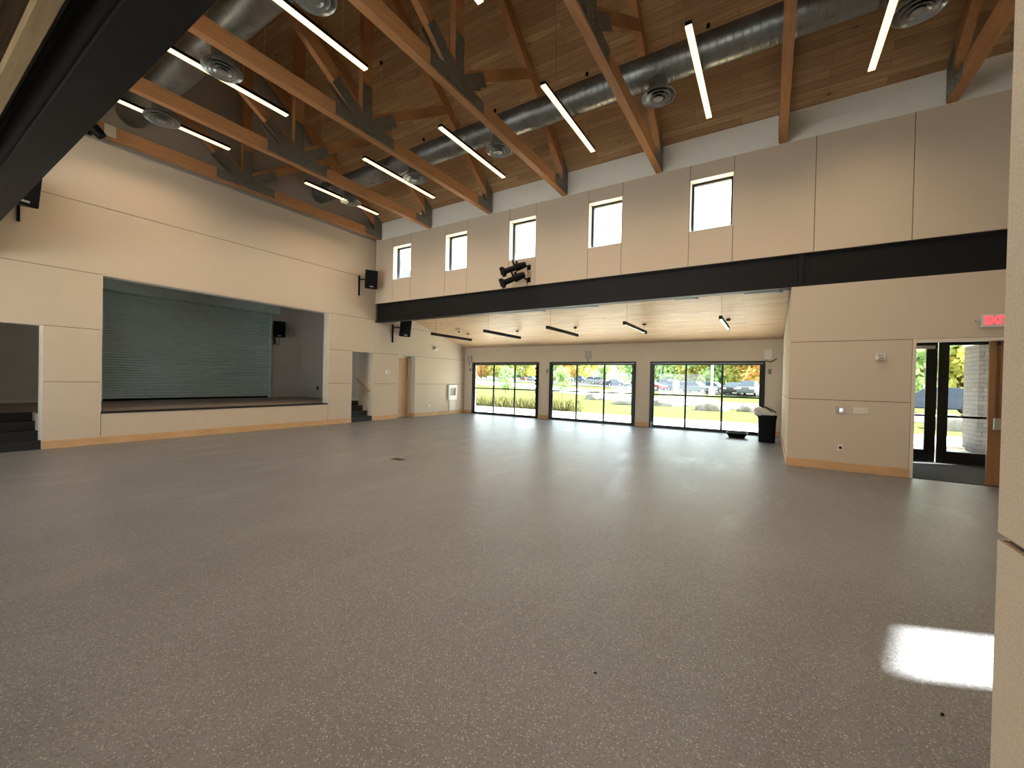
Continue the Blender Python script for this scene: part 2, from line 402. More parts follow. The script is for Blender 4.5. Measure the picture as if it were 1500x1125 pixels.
for i in range(5):
    x0, x1 = W0+S*i, W1+S*i
    e = empty(f'window_{i+1}', (x0, .2, WB), f'{ORD[i]} small square clerestory window from the stage wall', 'window', 'clerestory windows', 'structure')
    t = .014
    mb = MB(); mb.box(x0, x0+t, .002, .22, WB, WT).box(x1-t, x1, .002, .22, WB, WT).box(x0+t, x1-t, .002, .22, WB, WB+t).box(x0+t, x1-t, .002, .22, WT-t, WT)
    part(mb, 'reveal', M['white'], e, smooth=False)
    mb = MB(); a, b, c, d, q = x0+t, x1-t, WB+t, WT-t, .05
    mb.box(a, a+q, .2, .27, c, d).box(b-q, b, .2, .27, c, d).box(a+q, b-q, .2, .27, c, c+q).box(a+q, b-q, .2, .27, d-q, d)
    part(mb, 'window_frame', M['bronze'], e, smooth=False)
    part(MB().box(a+q, b-q, .232, .238, c+q, d-q), 'pane', M['glass'], e, smooth=False)

# ------------------------------------------------------------------ steel beams
def steel_beam(y0, y1, label):
    yc = (y0+y1)/2; e = empty('steel_beam', (0, yc, ZB0), label, 'steel beam')
    part(MB().box(.02, XR, y0, y1, ZB0, ZB0+.035), 'flange', M['steel'], e, smooth=False)
    part(MB().box(.02, XR, y0+.043, y1-.043, ZB1-.035, ZB1-.002), 'flange', M['steel'], e, smooth=False)
    part(MB().box(.02, XR, yc-.055, yc+.055, ZB0+.035, ZB1-.035), 'web', M['steel'], e, smooth=False)
    mb = MB().box(12.565, 12.645, y0+.03, y1-.03, ZB0+.035, ZB1-.035)
    part(mb, 'stiffener', M['steel'], e, smooth=False)
    part(MB().box(.02, .05, y0+.03, y1-.03, ZB0+.035, ZB1-.035), 'end_plate', M['galv'], e, smooth=False)
    mb = MB()
    for xx in (12.47, 12.74):
        for k in range(6):
            z = ZB0+.09+k*.095
            mb.tube([(xx, yc-.055, z), (xx, yc-.075, z)], .018, 6).tube([(xx, yc+.055, z), (xx, yc+.075, z)], .018, 6)
    part(mb, 'bolts', M['steel'], e)
    return e
steel_beam(0, .255, 'black steel beam under the row of small windows')
steel_beam(YN-.256, YN, 'black steel beam overhead at the upper left, nearest the camera')

# ------------------------------------------------------------------ right wall blocks below the beams
B2, B3, JR = 14.30, 16.14, 1.33
def end_block(name, y0, sgn, label, hole, far):
    mb = MB().m(1); Y = lambda d: y0 + sgn*d
    hs = [(B2-.05, B3+.05, 0, HD-.0)] if hole else []
    holes_wall(mb, 'y', Y(.012), Y(.3), XA+.012, XR, 0, ZB0, hs)
    a, b = sorted((Y(.3), far)); mb.box(XA+.012, XA+.3, a, b, 0, annex_z(0)-.05 if False else 3.0)
    zt = annex_z(.3)
    poly = [(Y(.3), 3.0), (far, 3.0), (far, annex_z(D)), (Y(.3), zt)]
    mb.prism(poly, 'x', XA+.012, XA+.3)
    mb.m(0)
    xr = B2-.05 if hole else XR
    panel(mb, 'y', Y(0), Y(.014), XA, xr, 0, JR); panel(mb, 'y', Y(0), Y(.014), XA, xr, JR, HD); panel(mb, 'y', Y(0), Y(.014), XA, XR, HD, ZB0+.004)
    if hole: panel(mb, 'y', Y(0), Y(.014), B3+.05, XR, 0, HD)
    a, b = sorted((Y(0), far))
    panel(mb, 'x', XA, XA+.014, a, b, 0, JR); panel(mb, 'x', XA, XA+.014, a, b, JR, HD)
    mb.prism([(Y(.006), HD+GAP), (far, HD+GAP), (far, annex_z(D)-.005), (Y(.006), min(ZB0, zt))], 'x', XA, XA+.014)
    return struct(mb, name, [M['fab'], M['seam']], label, 'wall', smooth=False)
end_block('wall_entry', 0, 1, 'tan panelled wall beside the entry doors under the black beam', True, D)
end_block('wall_pillar', YN, -1, 'tan panelled wall edge at the right of the picture, nearest the camera', False, YB)
mb = MB().box(XA, B2-.05, -.018, 0, 0, BB).box(XA-.0, XA-.018, -.018, D, 0, BB)
struct(mb, 'baseboard_entry', M['maple'], 'maple baseboard under the wall with switches and outlet', 'baseboard')
mb = MB().box(XA-.018, XA, YB, YN, 0, .0001+BB)
struct(mb, 'baseboard_near', M['maple'], 'maple baseboard at the foot of the near right wall', 'baseboard')
# end wall with a high window that lets the sun in
mb = MB(); holes_wall(mb, 'x', XR, XR+.3, YN-.3, .3, 0, ZE, [(-5.0, -4.33, 2.95, 4.40)])
mb.prism([(YN-.3, ZE), (.3, ZE), (YC, ZR+.2)], 'x', XR, XR+.3); mb.prism([(-5.0, 4.40), (-4.33, 4.40), (-4.33, 4.24)], 'x', XR, XR+.3)  # unseen wedge added in the window head to slant the sun patch's edge
struct(mb, 'wall_right', M['paint'], 'tan end wall opposite the stage', 'wall', smooth=False)

# ------------------------------------------------------------------ garage door walls
GD = [(.461, 3.953), (4.449, 7.979), (8.484, 12.000)]; GT = 2.357
mb = MB(); holes_wall(mb, 'y', D, D+.3, 0, XA+.3, 0, annex_z(D)+.1, [(a, b, 0, GT) for a, b in GD])
struct(mb, 'wall_window', M['paint'], 'tan painted wall holding the three glass overhead doors', 'wall', smooth=False)
mb = MB(); holes_wall(mb, 'y', YB-.3, YB, 0, XA+.3, 0, annex_z(D)+.1, [(a, b, 0, GT) for a, b in GD[:2]])
struct(mb, 'wall_back', M['paint'], 'tan painted wall behind the camera', 'wall', smooth=False)
mb = MB()
for a, b in ((0.02, GD[0][0]), (GD[0][1], GD[1][0]), (GD[1][1], GD[2][0]), (GD[2][1], XA-.02)): mb.box(a, b, D-.018, D, 0, BB)
struct(mb, 'baseboard_window', M['maple'], 'short maple baseboards between the glass overhead doors', 'baseboard')
POS = ['left', 'middle', 'right']
for i, (a, b) in enumerate(GD):
    e = empty(f'door_{i+1}', (a, D, 0), f'{POS[i]} black framed glass overhead door of six panes', 'door', 'glass overhead doors', 'structure')
    mb = MB().box(a, a+.07, D-.02, D+.12, 0, GT).box(b-.07, b, D-.02, D+.12, 0, GT).box(a+.07, b-.07, D-.02, D+.12, GT-.07, GT)
    part(mb, 'door_frame', M['bronze'], e, smooth=False)
    x0, x1, y0, y1 = a+.08, b-.08, D+.01, D+.055; r = .05
    mb = MB().box(x0, x0+.07, y0, y1, .0, GT-.075).box(x1-.07, x1, y0, y1, 0, GT-.075)
    mb.box(x0+.07, x1-.07, y0, y1, 0, .1).box(x0+.07, x1-.07, y0, y1, GT-.13, GT-.075).box(x0+.07, x1-.07, y0, y1, 1.155, 1.205)
    for k in (1, 2):
        xm = x0 + (x1-x0)*k/3; mb.box(xm-.03, xm+.03, y0-.004, y1+.004, .1, 1.155).box(xm-.03, xm+.03, y0-.004, y1+.004, 1.205, GT-.13)
    part(mb, 'sash', M['bronze'], e, smooth=False)
    for k in range(3):
        for z0, z1 in ((.1, 1.155), (1.205, GT-.13)):
            xa, xb = x0+(x1-x0)*k/3+.03, x0+(x1-x0)*(k+1)/3-.03
            part(MB().box(max(xa, x0+.07), min(xb, x1-.07), D+.03, D+.036, z0, z1), 'pane', M['glass'], e, smooth=False)
    # folded brush seal and track hardware at the jambs
    mb = MB(); rnd = random.Random(i)
    for side, xx in ((1, a+.07), (-1, b-.07)):
        mb.box(xx-.02, xx+.02, D-.06, D-.02, .2, GT-.1)
        for k in range(7):
            z = 1.05+k*.165; ww = .05+.05*rnd.random()
            mb.box(xx, xx+side*ww, D-.05, D-.008, z, z+.09)
    part(mb, 'track', M['bronze'], e, smooth=False)

# ------------------------------------------------------------------ roof and annex ceilings
def slab(name, x0, x1, y0, z0, y1, z1, th, mat, label):
    L = math.hypot(y1-y0, z1-z0); ang = math.atan2(z1-z0, y1-y0)
    up = 1 if math.cos(ang) > 0 else -1
    mb = MB().box(x0, x1, 0, L, 0, th*up)
    o = mb.build(name, mat, smooth=False); o.location = (0, y0, z0); o.rotation_euler = (ang, 0, 0)
    return tag(o, label, 'ceiling', kind='structure')
slab('ceiling_far', -.3, XR+.3, .75, ZE-SL*.75, YC, ZR, .25, M['deck'], 'brown pine board roof slope over the row of small windows')
slab('ceiling_near', -.3, XR+.3, YN-1.0, ZE-SL*1.0, YC, ZR, .25, M['deck'], 'brown pine board roof slope on the camera side of the ridge')
slab('ceiling_annex', -.3, XA+.3, 6.5, annex_z(6.5), .256, annex_z(.256), .2, M['deck2'], 'pale pine board ceiling above the glass overhead doors')
slab('ceiling_back', -.3, XA+.3, YB-.4, annex_z(D+.4), YN-.20, annex_z(.20), .2, M['deck2'], 'pine board ceiling strip behind the near black beam')
# ------------------------------------------------------------------ timber trusses
Y0, Y1 = -.012, YN+.012
def deck_z(y): return ZE + SL*min(-y, y-YN)
def make_truss():
    e = empty('timber_truss', (0, 0, ZP), 'x', 'roof truss', 'timber roof trusses')
    H = .07
    pt = lambda mb, nm, mat: mb.build(nm, mat, e, origin=(0, 0, ZP), smooth=False)
    pt(MB().box(-H, H, Y1, Y0, ZP, ZP+.265), 'bottom_chord', M['fir'])
    dz = .36
    for sg in (0, 1):
        f = (lambda y: y) if sg == 0 else (lambda y: YN-y)
        ye = -.012
        poly = [(f(ye), deck_z(ye)-.012), (f(ye), deck_z(ye)-dz+.02), (f(YC+.002), ZR-dz), (f(YC+.002), ZR-.012)]
        pt(MB().prism(poly, 'x', -H+.002, H-.002), 'top_chord', M['fir'])
        a = Vector((0, YC+(.12 if sg == 0 else -.12), ZP+.36)); b = Vector((0, YC+(2.38 if sg == 0 else -2.38), ZP+.36+.667*2.26))
        pt(MB().bar(a, b, .13, .20, (1, 0, 0)) if False else MB().bar(a, b, .12, .20), 'web', M['fir'])
    pt(MB().box(-.062, .062, YC-.11, YC+.11, ZP+.265, ZR-.37), 'king_post', M['fir'])
    for s in (-1, 1):
        x = lambda d: s*(H+d)
        mb = MB().box(x(0), x(.008), YC-.71, YC+.71, ZP+.03, ZP+.262)
        mb.box(x(0), x(.009), YC-.11, YC+.11, ZP+.1, ZP+1.0)
        for q in (-1, 1): mb.bar((x(.005), YC+q*.05, ZP+.2), (x(.005), YC+q*.72, ZP+.2+.667*.72), .010, .235)
        for k in range(7):
            for zz in (ZP+.08, ZP+.21): mb.tube([(x(.004), YC-.62+k*.2, zz), (x(.018), YC-.62+k*.2, zz)], .012, 6)
        pt(mb, 'gusset_plate', M['galv'])
        for sg in (0, 1):
            f = (lambda y: y) if sg == 0 else (lambda y: YN-y)
            mb = MB().prism([(f(-.016), ZP+.03), (f(-.70), ZP+.03), (f(-.70), ZP+.26), (f(-.30), ZP+.262), (f(-.37), ZP+.98), (f(-.016), ZP+.62)], 'x', x(0), x(.008))
            for (yy, zz) in ((-.1, .08), (-.25, .08), (-.4, .08), (-.55, .08), (-.1, .2), (-.25, .2), (-.4, .2), (-.55, .2), (-.1, .38), (-.22, .45), (-.12, .56), (-.25, .68), (-.3, .85)):
                mb.tube([(x(.004), f(yy), ZP+zz), (x(.018), f(yy), ZP+zz)], .013, 6)
            pt(mb, 'heel_plate', M['galv'])
    return e
TL = ['timber roof truss lying against the stage gable', 'second timber roof truss from the stage wall', 'third timber roof truss from the stage wall', 'fourth timber roof truss, in the middle of the hall',
      'fifth timber roof truss, ending between the last two small windows', 'sixth timber roof truss, seen almost end on', 'seventh timber roof truss, at the far upper right corner']
tr0 = make_truss()
for i in range(7):
    o = tr0 if i == 0 else copy_tree(tr0, (T0X+S*i, 0, ZP))
    o.location = (T0X+S*i, 0, ZP); o['label'] = TL[i]
mb = MB().box(.075, .088, -7.21, -7.03, .02, .26); cp = mb.build('cover_plate', M['cream'], tr0, smooth=False)

# ------------------------------------------------------------------ LED strips in the hall
ZL = 6.75
def make_led():
    e = empty('linear_led_light', (0, 0, ZL), 'x', 'ceiling light', 'long LED lights hung in the roof')
    L = 1.208
    MB().box(-.048, .048, -L, L, .022, .075).build('housing', M['black'], e, smooth=False)
    MB().box(-.047, .047, -L+.006, L-.006, 0, .022).build('lens', M['led'], e, smooth=False)
    la = bpy.data.lights.new('led_beam', 'AREA'); la.shape = 'RECTANGLE'; la.size = .008; la.size_y = 2*L-.04; la.energy = LED_WATT; la.color = LED_COL; la.spread = R(132)
    lo = bpy.data.objects.new('led_beam', la); col.objects.link(lo); lo.parent = e; lo.location = (0, 0, -.002)
    for y in (-.75, .75):
        z = deck_z(-2.33+y) - ZL
        MB().tube([(0, y, .075), (0, y, z)], .0035, 6).build('cable', M['chrome'], e)
        MB().tube([(0, y, z-.10), (0, y, z-.03)], .03, 10).build('canopy', M['black'], e)
    return e
led = make_led(); first = True
BAYS = ['beside the stage gable', 'between the second and third trusses', 'between the third and fourth trusses', 'between the fourth and fifth trusses', 'between the fifth and sixth trusses', 'between the sixth and seventh trusses']
for row, yc in (('far', -2.33), ('near', YN+2.33)):
    for i in range(6):
        x = T0X+S*(i+.5)-(.03 if i >= 4 else 0)
        lab = f'warm LED strip {BAYS[i]}, on the {"window" if row == "far" else "camera"} side'
        if first: led.location = (x, yc, ZL); led['label'] = lab; first = False
        else: copy_tree(led, (x, yc, ZL), lab, 0 if row == 'far' else math.pi)

# ------------------------------------------------------------------ spiral ducts and round diffusers
ZD, RD = 7.286, .268
def duct(y, z, rad, x0, x1, label, joints):
    e = empty('spiral_duct', (x0, y, z), label, 'duct')
    part(MB().tube([(x0, y, z), (x1, y, z)], rad, 40), 'duct_run', M['duct'], e)
    for x in joints: part(MB().tube([(x-.05, y, z), (x-.05, y, z), (x+.05, y, z)], rad+.008, 40), 'coupling', M['difm'], e)
    for k in range(6):
        x = T0X+S*(k+.28)
        if x0 < x < x1 and rad > .25: part(MB().tube([(x, y, z+rad), (x, y, deck_z(y)-.01)], .004, 6), 'hanger', M['chrome'], e)
    return e
duct(-2.2, ZD, RD, -.03, XR, 'long galvanized spiral duct on the window side of the roof', (3.3, 6.0, 9.3, 11.6, 14.0))
duct(YN+2.2, ZD, RD, -.03, XR, 'galvanized spiral duct on the camera side of the roof', (3.3, 6.0, 9.3, 11.6, 14.0))
duct(YN-.80, 3.90, .2, .01, XA-.02, 'dark duct running close behind the near black beam', (4, 8))
e = empty('timber_rail', (.02, -9.345, 3.60), 'pale timber rail hanging behind the near black beam at the upper left', 'timber rail')
part(MB().box(.01, XA-.03, -9.388, -9.308, 3.60, 3.69), 'rail', M['rail'], e, smooth=False)
for x in (2.0, 4.4, 9.6, 11.6): part(MB().box(x-.02, x+.02, -9.355, -9.335, 3.69, annex_z(.45)+.0), 'hanger_strap', M['steel'], e, smooth=False)
dd = duct(.66, 3.92, .2, .01, XA-.02, 'duct hidden behind the far black beam', (4, 8))
for j, (xa, xb) in enumerate(((5.1, 6.6), (7.13, 8.2), (10.15, 10.65), (11.6, 12.3))):
    part(MB().box(xa, xb, .5, .66, 3.585, 3.74).box(xb-.05, xb+.02, .5, .62, 3.57, 3.6), 'register', M['grey'], dd, smooth=False)
def make_diffuser():
    e = empty('round_diffuser', (0, 0, 6.74), 'x', 'air diffuser', 'round air diffusers under the ducts')
    MB().lathe([(.165, .43), (.165, .12), (.17, .115), (.17, .105), (.155, .10)], n=36).build('neck', M['difm'], e)
    MB().lathe([(.165, .13), (.20, .115), (.25, .07), (.285, .03), (.295, .03), (.295, .045), (.265, .09), (.21, .135), (.165, .15)], n=40, closed=True).build('outer_ring', M['difm'], e)
    MB().lathe([(.10, .10), (.15, .07), (.205, .02), (.215, .02), (.215, .032), (.16, .085), (.10, .115)], n=40, closed=True).build('cone_ring', M['difm'], e)
    MB().lathe([(.06, .085), (.09, .055), (.135, .01), (.145, .01), (.145, .02), (.10, .07), (.06, .10)], n=36, closed=True).build('cone_ring', M['difm'], e)
    MB().lathe([(.0001, .09), (.05, .07), (.075, .03), (.08, .0), (.05, -.004), (.0001, -.004)], n=32).build('center_cone', M['difm'], e)
    MB().bar((-.16, 0, .105), (.16, 0, .105), .01, .012).bar((0, -.16, .105), (0, .16, .105), .01, .012).build('spider', M['difm'], e)
    return e
df = make_diffuser(); first = True
for row, yc, xs in (('window', -2.2, (1.53, 4.15, 6.80, 10.29, 13.74)), ('camera', YN+2.2, (1.70, 4.28, 6.85))):
    for i, x in enumerate(xs):
        lab = f'{ORD[i]} round steel air diffuser from the stage, under the {row} side duct'
        if first: df.location = (x, yc, 6.69); df['label'] = lab; first = False
        else: copy_tree(df, (x, yc, 6.73 if row == 'window' else 6.59), lab)

# ------------------------------------------------------------------ annex lights
def make_annex_light():
    e = empty('linear_pendant_light', (0, 0, 3.17), 'x', 'pendant light', 'black linear lights under the pale boards')
    L = 1.19
    MB().box(-.035, -.031, -L, L, 0, .095).box(.031, .035, -L, L, 0, .095).box(-.031, .031, -L, L, .05, .095).box(-.031, .031, -L, -L+.008, 0, .05).box(-.031, .031, L-.008, L, 0, .05).build('housing', M['black'], e, smooth=False)
    MB().box(-.03, .03, -L+.01, L-.01, .028, .045).build('lens', M['led2'], e, smooth=False)
    for y in (-.95, .95):
        z = annex_z(2.49+y) - 3.17
        MB().tube([(0, y, .09), (0, y, z)], .003, 6).build('stem', M['black'], e)
        MB().tube([(0, y, z-.045), (0, y, z-.018)], .06, 14).build('canopy', M['black'], e)
    return e
al = make_annex_light()
AL = ['nearest the stage wall', 'second from the stage wall', 'in the middle of the five', 'second from the right wall', 'nearest the right wall']
for i in range(5):
    x = 1.55+2.38*i; lab = f'black linear pendant light over the glass doors, {AL[i]}'
    if i == 0: al.location = (x, 2.49, 3.17); al['label'] = lab
    else: copy_tree(al, (x, 2.49, 3.17), lab)

# ------------------------------------------------------------------ stage
mb = MB().box(-4.55, -.3, YN-.5, .12, .2, ZS-.02).box(-.3, -.012, A2, A3, ZS-.03, ZS-.004)
mb.v = []; mb.f = []; mb.mi = []
mb.m(0); mb.box(-4.55, -.84, YN-.5, .12, 0, ZS); mb.box(-.84, -.3, A1+.02, A4-.02, 0, ZS)
mb.m(1).box(-.3, .012, A2, A3, ZS-.03, ZS+.004)
struct(mb, 'floor_stage', [M['stagefloor'], M['rubber']], 'dark wood stage floor with a black edge strip', 'stage floor', smooth=False)
ZSC = 4.9
mb = MB().m(0).box(-4.85, -4.55, -9.6, .4, 0, ZSC)
mb.box(-4.55, -.3, -.02, .2, ZS, ZSC); mb.box(-4.55, -.3, YN-.7, YN-.4, ZS, ZSC); mb.box(-4.55, -.3, YN-.7, .3, ZSC, ZSC+.2)
mb.m(1).box(-4.55, -4.535, -1.18, -.02, ZS, ZS+.1).box(-4.55, -.95, -.035, -.02, ZS, ZS+.1).box(-4.55, -4.535, -8.9, -6.25, ZS, ZS+.1)
struct(mb, 'wall_stage_back', [M['stagewall'], M['cream']], 'dim grey walls around the back of the stage', 'wall', smooth=False)
e = empty('roller_shutter', (-4.5, -3.7, ZS), 'wide grey ribbed roller shutter closing the back of the stage', 'shutter')
SY0, SY1 = -6.12, -1.32
mb = MB(); nz = 42; poly = []
for k in range(nz):
    z0 = ZS+.05+k*(3.95-ZS)/nz; h = (3.95-ZS)/nz
    poly += [(-4.50, z0), (-4.475, z0+h*.25), (-4.47, z0+h*.5), (-4.475, z0+h*.8), (-4.50, z0+h)]
poly += [(-4.52, 4.0), (-4.52, ZS+.05)]
vs = [(x, SY0, z) for x, z in poly] + [(x, SY1, z) for x, z in poly]; n = len(poly)
mb.add(vs, [(i, (i+1) % n, n+(i+1) % n, n+i) for i in range(n)])
part(mb, 'curtain', M['shutter'], e)
part(MB().box(-4.53, -4.45, SY0, SY1, ZS+.005, ZS+.06), 'bottom_bar', M['black'], e, smooth=False)
for y in (SY0, SY1): part(MB().box(-4.54, -4.44, y-.09, y+.03, ZS+.004, 3.95), 'guide_rail', M['shutter'], e, smooth=False)
part(MB().box(-4.54, -4.02, SY0-.1, SY1+.12, 3.92, 4.5), 'hood', M['shutter'], e, smooth=False, bevel=.02)
# stairs either side of the stage
def stairs(ya, yb, label):
    e = empty('stage_stairs', (0, (ya+yb)/2, 0), label, 'stairs', 'stairs up to the stage')
    n = 4; rise = ZS/n; run = .26
    for k in range(n):
        x1 = -.012 - k*run; x0 = -.84 if k < n-1 else x1-.05
        part(MB().box(x0, x1, ya, yb, k*rise+.001, (k+1)*rise).box(x1-.04, x1+.012, ya, yb, (k+1)*rise-.03, (k+1)*rise+.004), 'step', M['rubber'], e, smooth=False)
    return e
stairs(A0+.006, A1-.006, 'black rubber stairs up to the stage at its left')
stairs(A4+.006, A5-.006, 'black rubber stairs up to the stage at its right, with a handrail')
mb = MB().box(-.95, -.3, A5+.002, A5+.012, 0, HD+.5).box(-.84, -.3, A1-.003, A1+.015, 0, ZS)
mb.box(-.84, -.3, A4-.018, A4, 0, ZS).box(-.84, -.3, A0-.02, A0, 0, HD)
struct(mb, 'trim_1', M['cream'], 'cream side faces of the two stage stairs', 'trim', smooth=False)
e = empty('handrail', (-.4, A5, 1.2), 'sloping wooden handrail on the wall of the right stage stairs', 'handrail')
ry = A5-.07
part(MB().bar((-.86, ry, 1.53), (-.02, ry, 1.02), .045, .06), 'rail', M['maple'], e, bevel=.008)
part(MB().bar((-.03, ry, 1.026), (-.012, ry, 1.015), .047, .062), 'end_cap', M['offwhite'], e)
for x, z in ((-.7, 1.40), (-.2, 1.10)): part(MB().tube([(x, ry, z), (x, ry+.03, z-.05), (x, A5, z-.05)], .008, 8), 'bracket', M['chrome'], e)

# recessed maple door
e = empty('door_4', (-.35, A6, 0), 'recessed maple door between the stage stairs and the fountain', 'door', kind='structure')
part(MB().box(-.40, -.36, A6-.05, A7-.06, .012, HD-.08), 'door_leaf', M['mapledoor'], e, smooth=False)
mb = MB().box(-.42, -.30, A7-.06, A7-.004, 0, HD-.004).box(-.42, -.30, A6-.06, A6+.0, 0, HD-.004).box(-.42, -.30, A6, A7-.06, HD-.08, HD-.004)
part(mb, 'door_frame', M['cream'], e, smooth=False)
part(MB().tube([(-.36, A7-.14, 1.0), (-.31, A7-.14, 1.0), (-.31, A7-.25, 1.0)], .011, 8), 'handle', M['chrome'], e)
mb = MB().box(-.7, -.42, A6-.3, A7+.3, 0, HD+.4); struct(mb, 'wall_recess', M['paint'], 'wall behind the recessed maple door', 'wall', smooth=False)

# ------------------------------------------------------------------ entry vestibule and doors
mb = MB().m(0).box(B2-.3, B2-.05, .3, 2.4, 0, 2.9).box(B3+.05, B3+.3, .3, 2.4, 0, 2.9).box(B2-.3, B3+.3, .3, 2.4, 2.8, 3.0)
holes_wall(mb, 'y', 2.4, 2.6, XA+.3, XR+.4, 0, 3.5, [(B2-.03, B3+.03, 0, 2.72)])
struct(mb, 'wall_vestibule', M['paint'], 'tan walls of the entry vestibule behind the open doorway', 'wall', smooth=False)
struct(MB().box(B2-.05, B3+.05, -.0, 2.4, 0.0005, .008), 'floor_vestibule', M['carpet'], 'dark entry mat carpet inside the doorway', 'floor', smooth=False)
e = empty('door_5', (B3, .1, 0), 'brown wooden entry door leaf with an exit bar, half hidden at the right', 'door', kind='structure')
mb = MB().box(B2-.05, B2, -.006, .2, 0, HD).box(B3, B3+.05, -.006, .2, 0, HD).box(B2, B3, -.006, .2, HD-.05, HD)
part(mb, 'door_frame', M['cream'], e, smooth=False)
part(MB().box(15.21, B3-.004, .08, .125, .008, HD-.055), 'door_leaf', M['oakdoor'], e, smooth=False)
mb = MB().box(15.29, 15.315, .055, .08, 1.1, HD-.08)
part(mb, 'vertical_rod', M['brass'], e, smooth=False)
mb = MB().box(15.26, 15.345, .035, .08, .93, 1.12)
part(mb, 'latch_case', M['chrome'], e, smooth=False, bevel=.006)
part(MB().box(15.345, 16.0, .02, .065, .98, 1.05), 'push_bar', M['bronze'], e, smooth=False, bevel=.006)
part(MB().box(15.285, 15.32, .05, .08, HD-.13, HD-.07), 'top_latch', M['bronze'], e, smooth=False)
def glass_leaf(e, x0, x1, st):
    y0, y1 = 2.44, 2.485
    l, r = (st[0], st[1])
    mb = MB().box(x0, x0+l, y0, y1, .01, 2.62).box(x1-r, x1, y0, y1, .01, 2.62).box(x0+l, x1-r, y0, y1, .01, .26).box(x0+l, x1-r, y0, y1, 2.52, 2.62)
    part(mb, 'leaf_frame', M['bronze'], e, smooth=False)
    part(MB().box(x0+l-.02, x1-r+.02, y0-.05, y0-.012, .985, 1.03), 'push_bar', M['bronze'], e, smooth=False)
    part(MB().box(x0+l, x1-r, y0+.018, y0+.026, .26, 2.52), 'pane', M['glass'], e, smooth=False)
e = empty('door_6', (15.18, 2.46, 0), 'pair of black framed glass outer doors seen through the doorway', 'door', kind='structure')
glass_leaf(e, B2, 15.172, (.12, .175)); glass_leaf(e, 15.192, B3, (.16, .12))
mb = MB().box(B2-.03, B2, 2.41, 2.55, 0, 2.72).box(B3, B3+.03, 2.41, 2.55, 0, 2.72).box(B2, B3, 2.41, 2.55, 2.63, 2.72)
part(mb, 'door_frame', M['bronze'], e, smooth=False)
part(MB().box(14.75, 15.12, 2.38, 2.435, 2.45, 2.52), 'door_closer', M['chrome'], e, smooth=False)
struct(MB().box(B2, B3, 2.41, 2.56, 0, .008), 'trim_2', M['chrome'], 'metal threshold under the glass outer doors', 'threshold', smooth=False)

# ------------------------------------------------------------------ exit sign
e = empty('exit_sign', (15.067, -.05, 2.72), 'red lettered EXIT sign above the entry doorway', 'sign')
part(MB().box(15.067, 15.40, -.065, -.002, 2.612, 2.822), 'sign_case', M['offwhite'], e, smooth=False, bevel=.006)
part(MB().box(15.085, 15.385, -.069, -.064, 2.632, 2.805), 'face', M['exitface'], e, smooth=False)
part(MB().tube([(15.02, -.002, 2.735), (15.02, -.03, 2.735), (15.02, -.06, 2.735)], [.02, .03, .034], 14), 'lamp_head', M['chrome'], e)
cu = bpy.data.curves.new('exit_text', 'FONT'); cu.body = 'EXIT'; cu.size = .185; cu.extrude = .003; cu.offset = .006; cu.align_x = 'CENTER'; cu.align_y = 'CENTER'
to = bpy.data.objects.new('exit_text', cu); col.objects.link(to); bpy.context.view_layer.update()
me = bpy.data.meshes.new_from_object(to.evaluated_get(bpy.context.evaluated_depsgraph_get())); bpy.data.objects.remove(to)
me.materials.clear(); me.materials.append(M['exitred'])
lo = bpy.data.objects.new('lettering', me); col.objects.link(lo); lo.parent = e
lo.location = (15.227-15.067, -.072+.05, 2.719-2.72); lo.rotation_euler = (R(90), 0, 0); lo.scale = (.72, 1, 1)

# ------------------------------------------------------------------ small wall fittings
def on_entry(name, x, z, w_, h, d, label, cat, mat='offwhite'):
    e = empty(name, (x, 0, z), label, cat)
    part(MB().box(x-w_/2, x+w_/2, -d, 0, z-h/2, z+h/2), 'body', M[mat], e, smooth=False, bevel=.004)
    return e
e = on_entry('strobe_alarm', 13.821, 2.146, .135, .12, .045, 'white fire alarm strobe on the wall left of the doorway', 'alarm')
part(MB().box(13.775, 13.867, -.075, -.045, 2.10, 2.145), 'strobe_lens', M['chrome'], e, smooth=False, bevel=.01)
part(MB().box(13.775, 13.867, -.049, -.045, 2.165, 2.19), 'sounder_slot', M['grey'], e, smooth=False)
e = on_entry('touch_panel', 13.28, 1.143, .155, .135, .012, 'grey wall plate with a small lit panel beside the switches', 'control panel', 'grey')
part(MB().box(13.255, 13.335, -.018, -.012, 1.09, 1.195), 'screen_bezel', M['offwhite'], e, smooth=False)
part(MB().box(13.262, 13.30, -.021, -.018, 1.12, 1.17), 'screen', M['led_white'], e, smooth=False)
e = on_entry('switch_plate', 13.573, 1.144, .215, .12, .008, 'white four gang light switch plate on the wall', 'light switch')
for k in range(4): part(MB().box(13.487+k*.046, 13.487+k*.046+.033, -.013, -.008, 1.11, 1.178), 'rocker', M['cream'], e, smooth=False)
e = on_entry('wall_outlet', 13.287, .432, .085, .125, .008, 'white wall outlet low on the entry wall, below the switches', 'outlet')
part(MB().box(13.268, 13.308, -.014, -.008, .41, .455), 'socket', M['black'], e, smooth=False)
def on_stage(name, y, z, w_, h, d, label, cat, mat='offwhite'):
    e = empty(name, (0, y, z), label, cat)
    part(MB().box(0, d, y-w_/2, y+w_/2, z-h/2, z+h/2), 'body', M[mat], e, smooth=False, bevel=.004)
    return e
e = on_stage('thermostat', .61, 1.775, .22, .135, .035, 'white thermostat between the right stairs and the maple door', 'thermostat')
part(MB().box(.035, .04, .61, .69, 1.74, 1.80), 'screen', M['grey'], e, smooth=False)
e = on_stage('alarm_horn', 3.16, 2.84, .26, .12, .05, 'white alarm horn high on the wall beyond the maple door', 'alarm')
part(MB().box(.05, .09, 3.05, 3.13, 2.80, 2.89), 'strobe_lens', M['grey'], e, smooth=False)
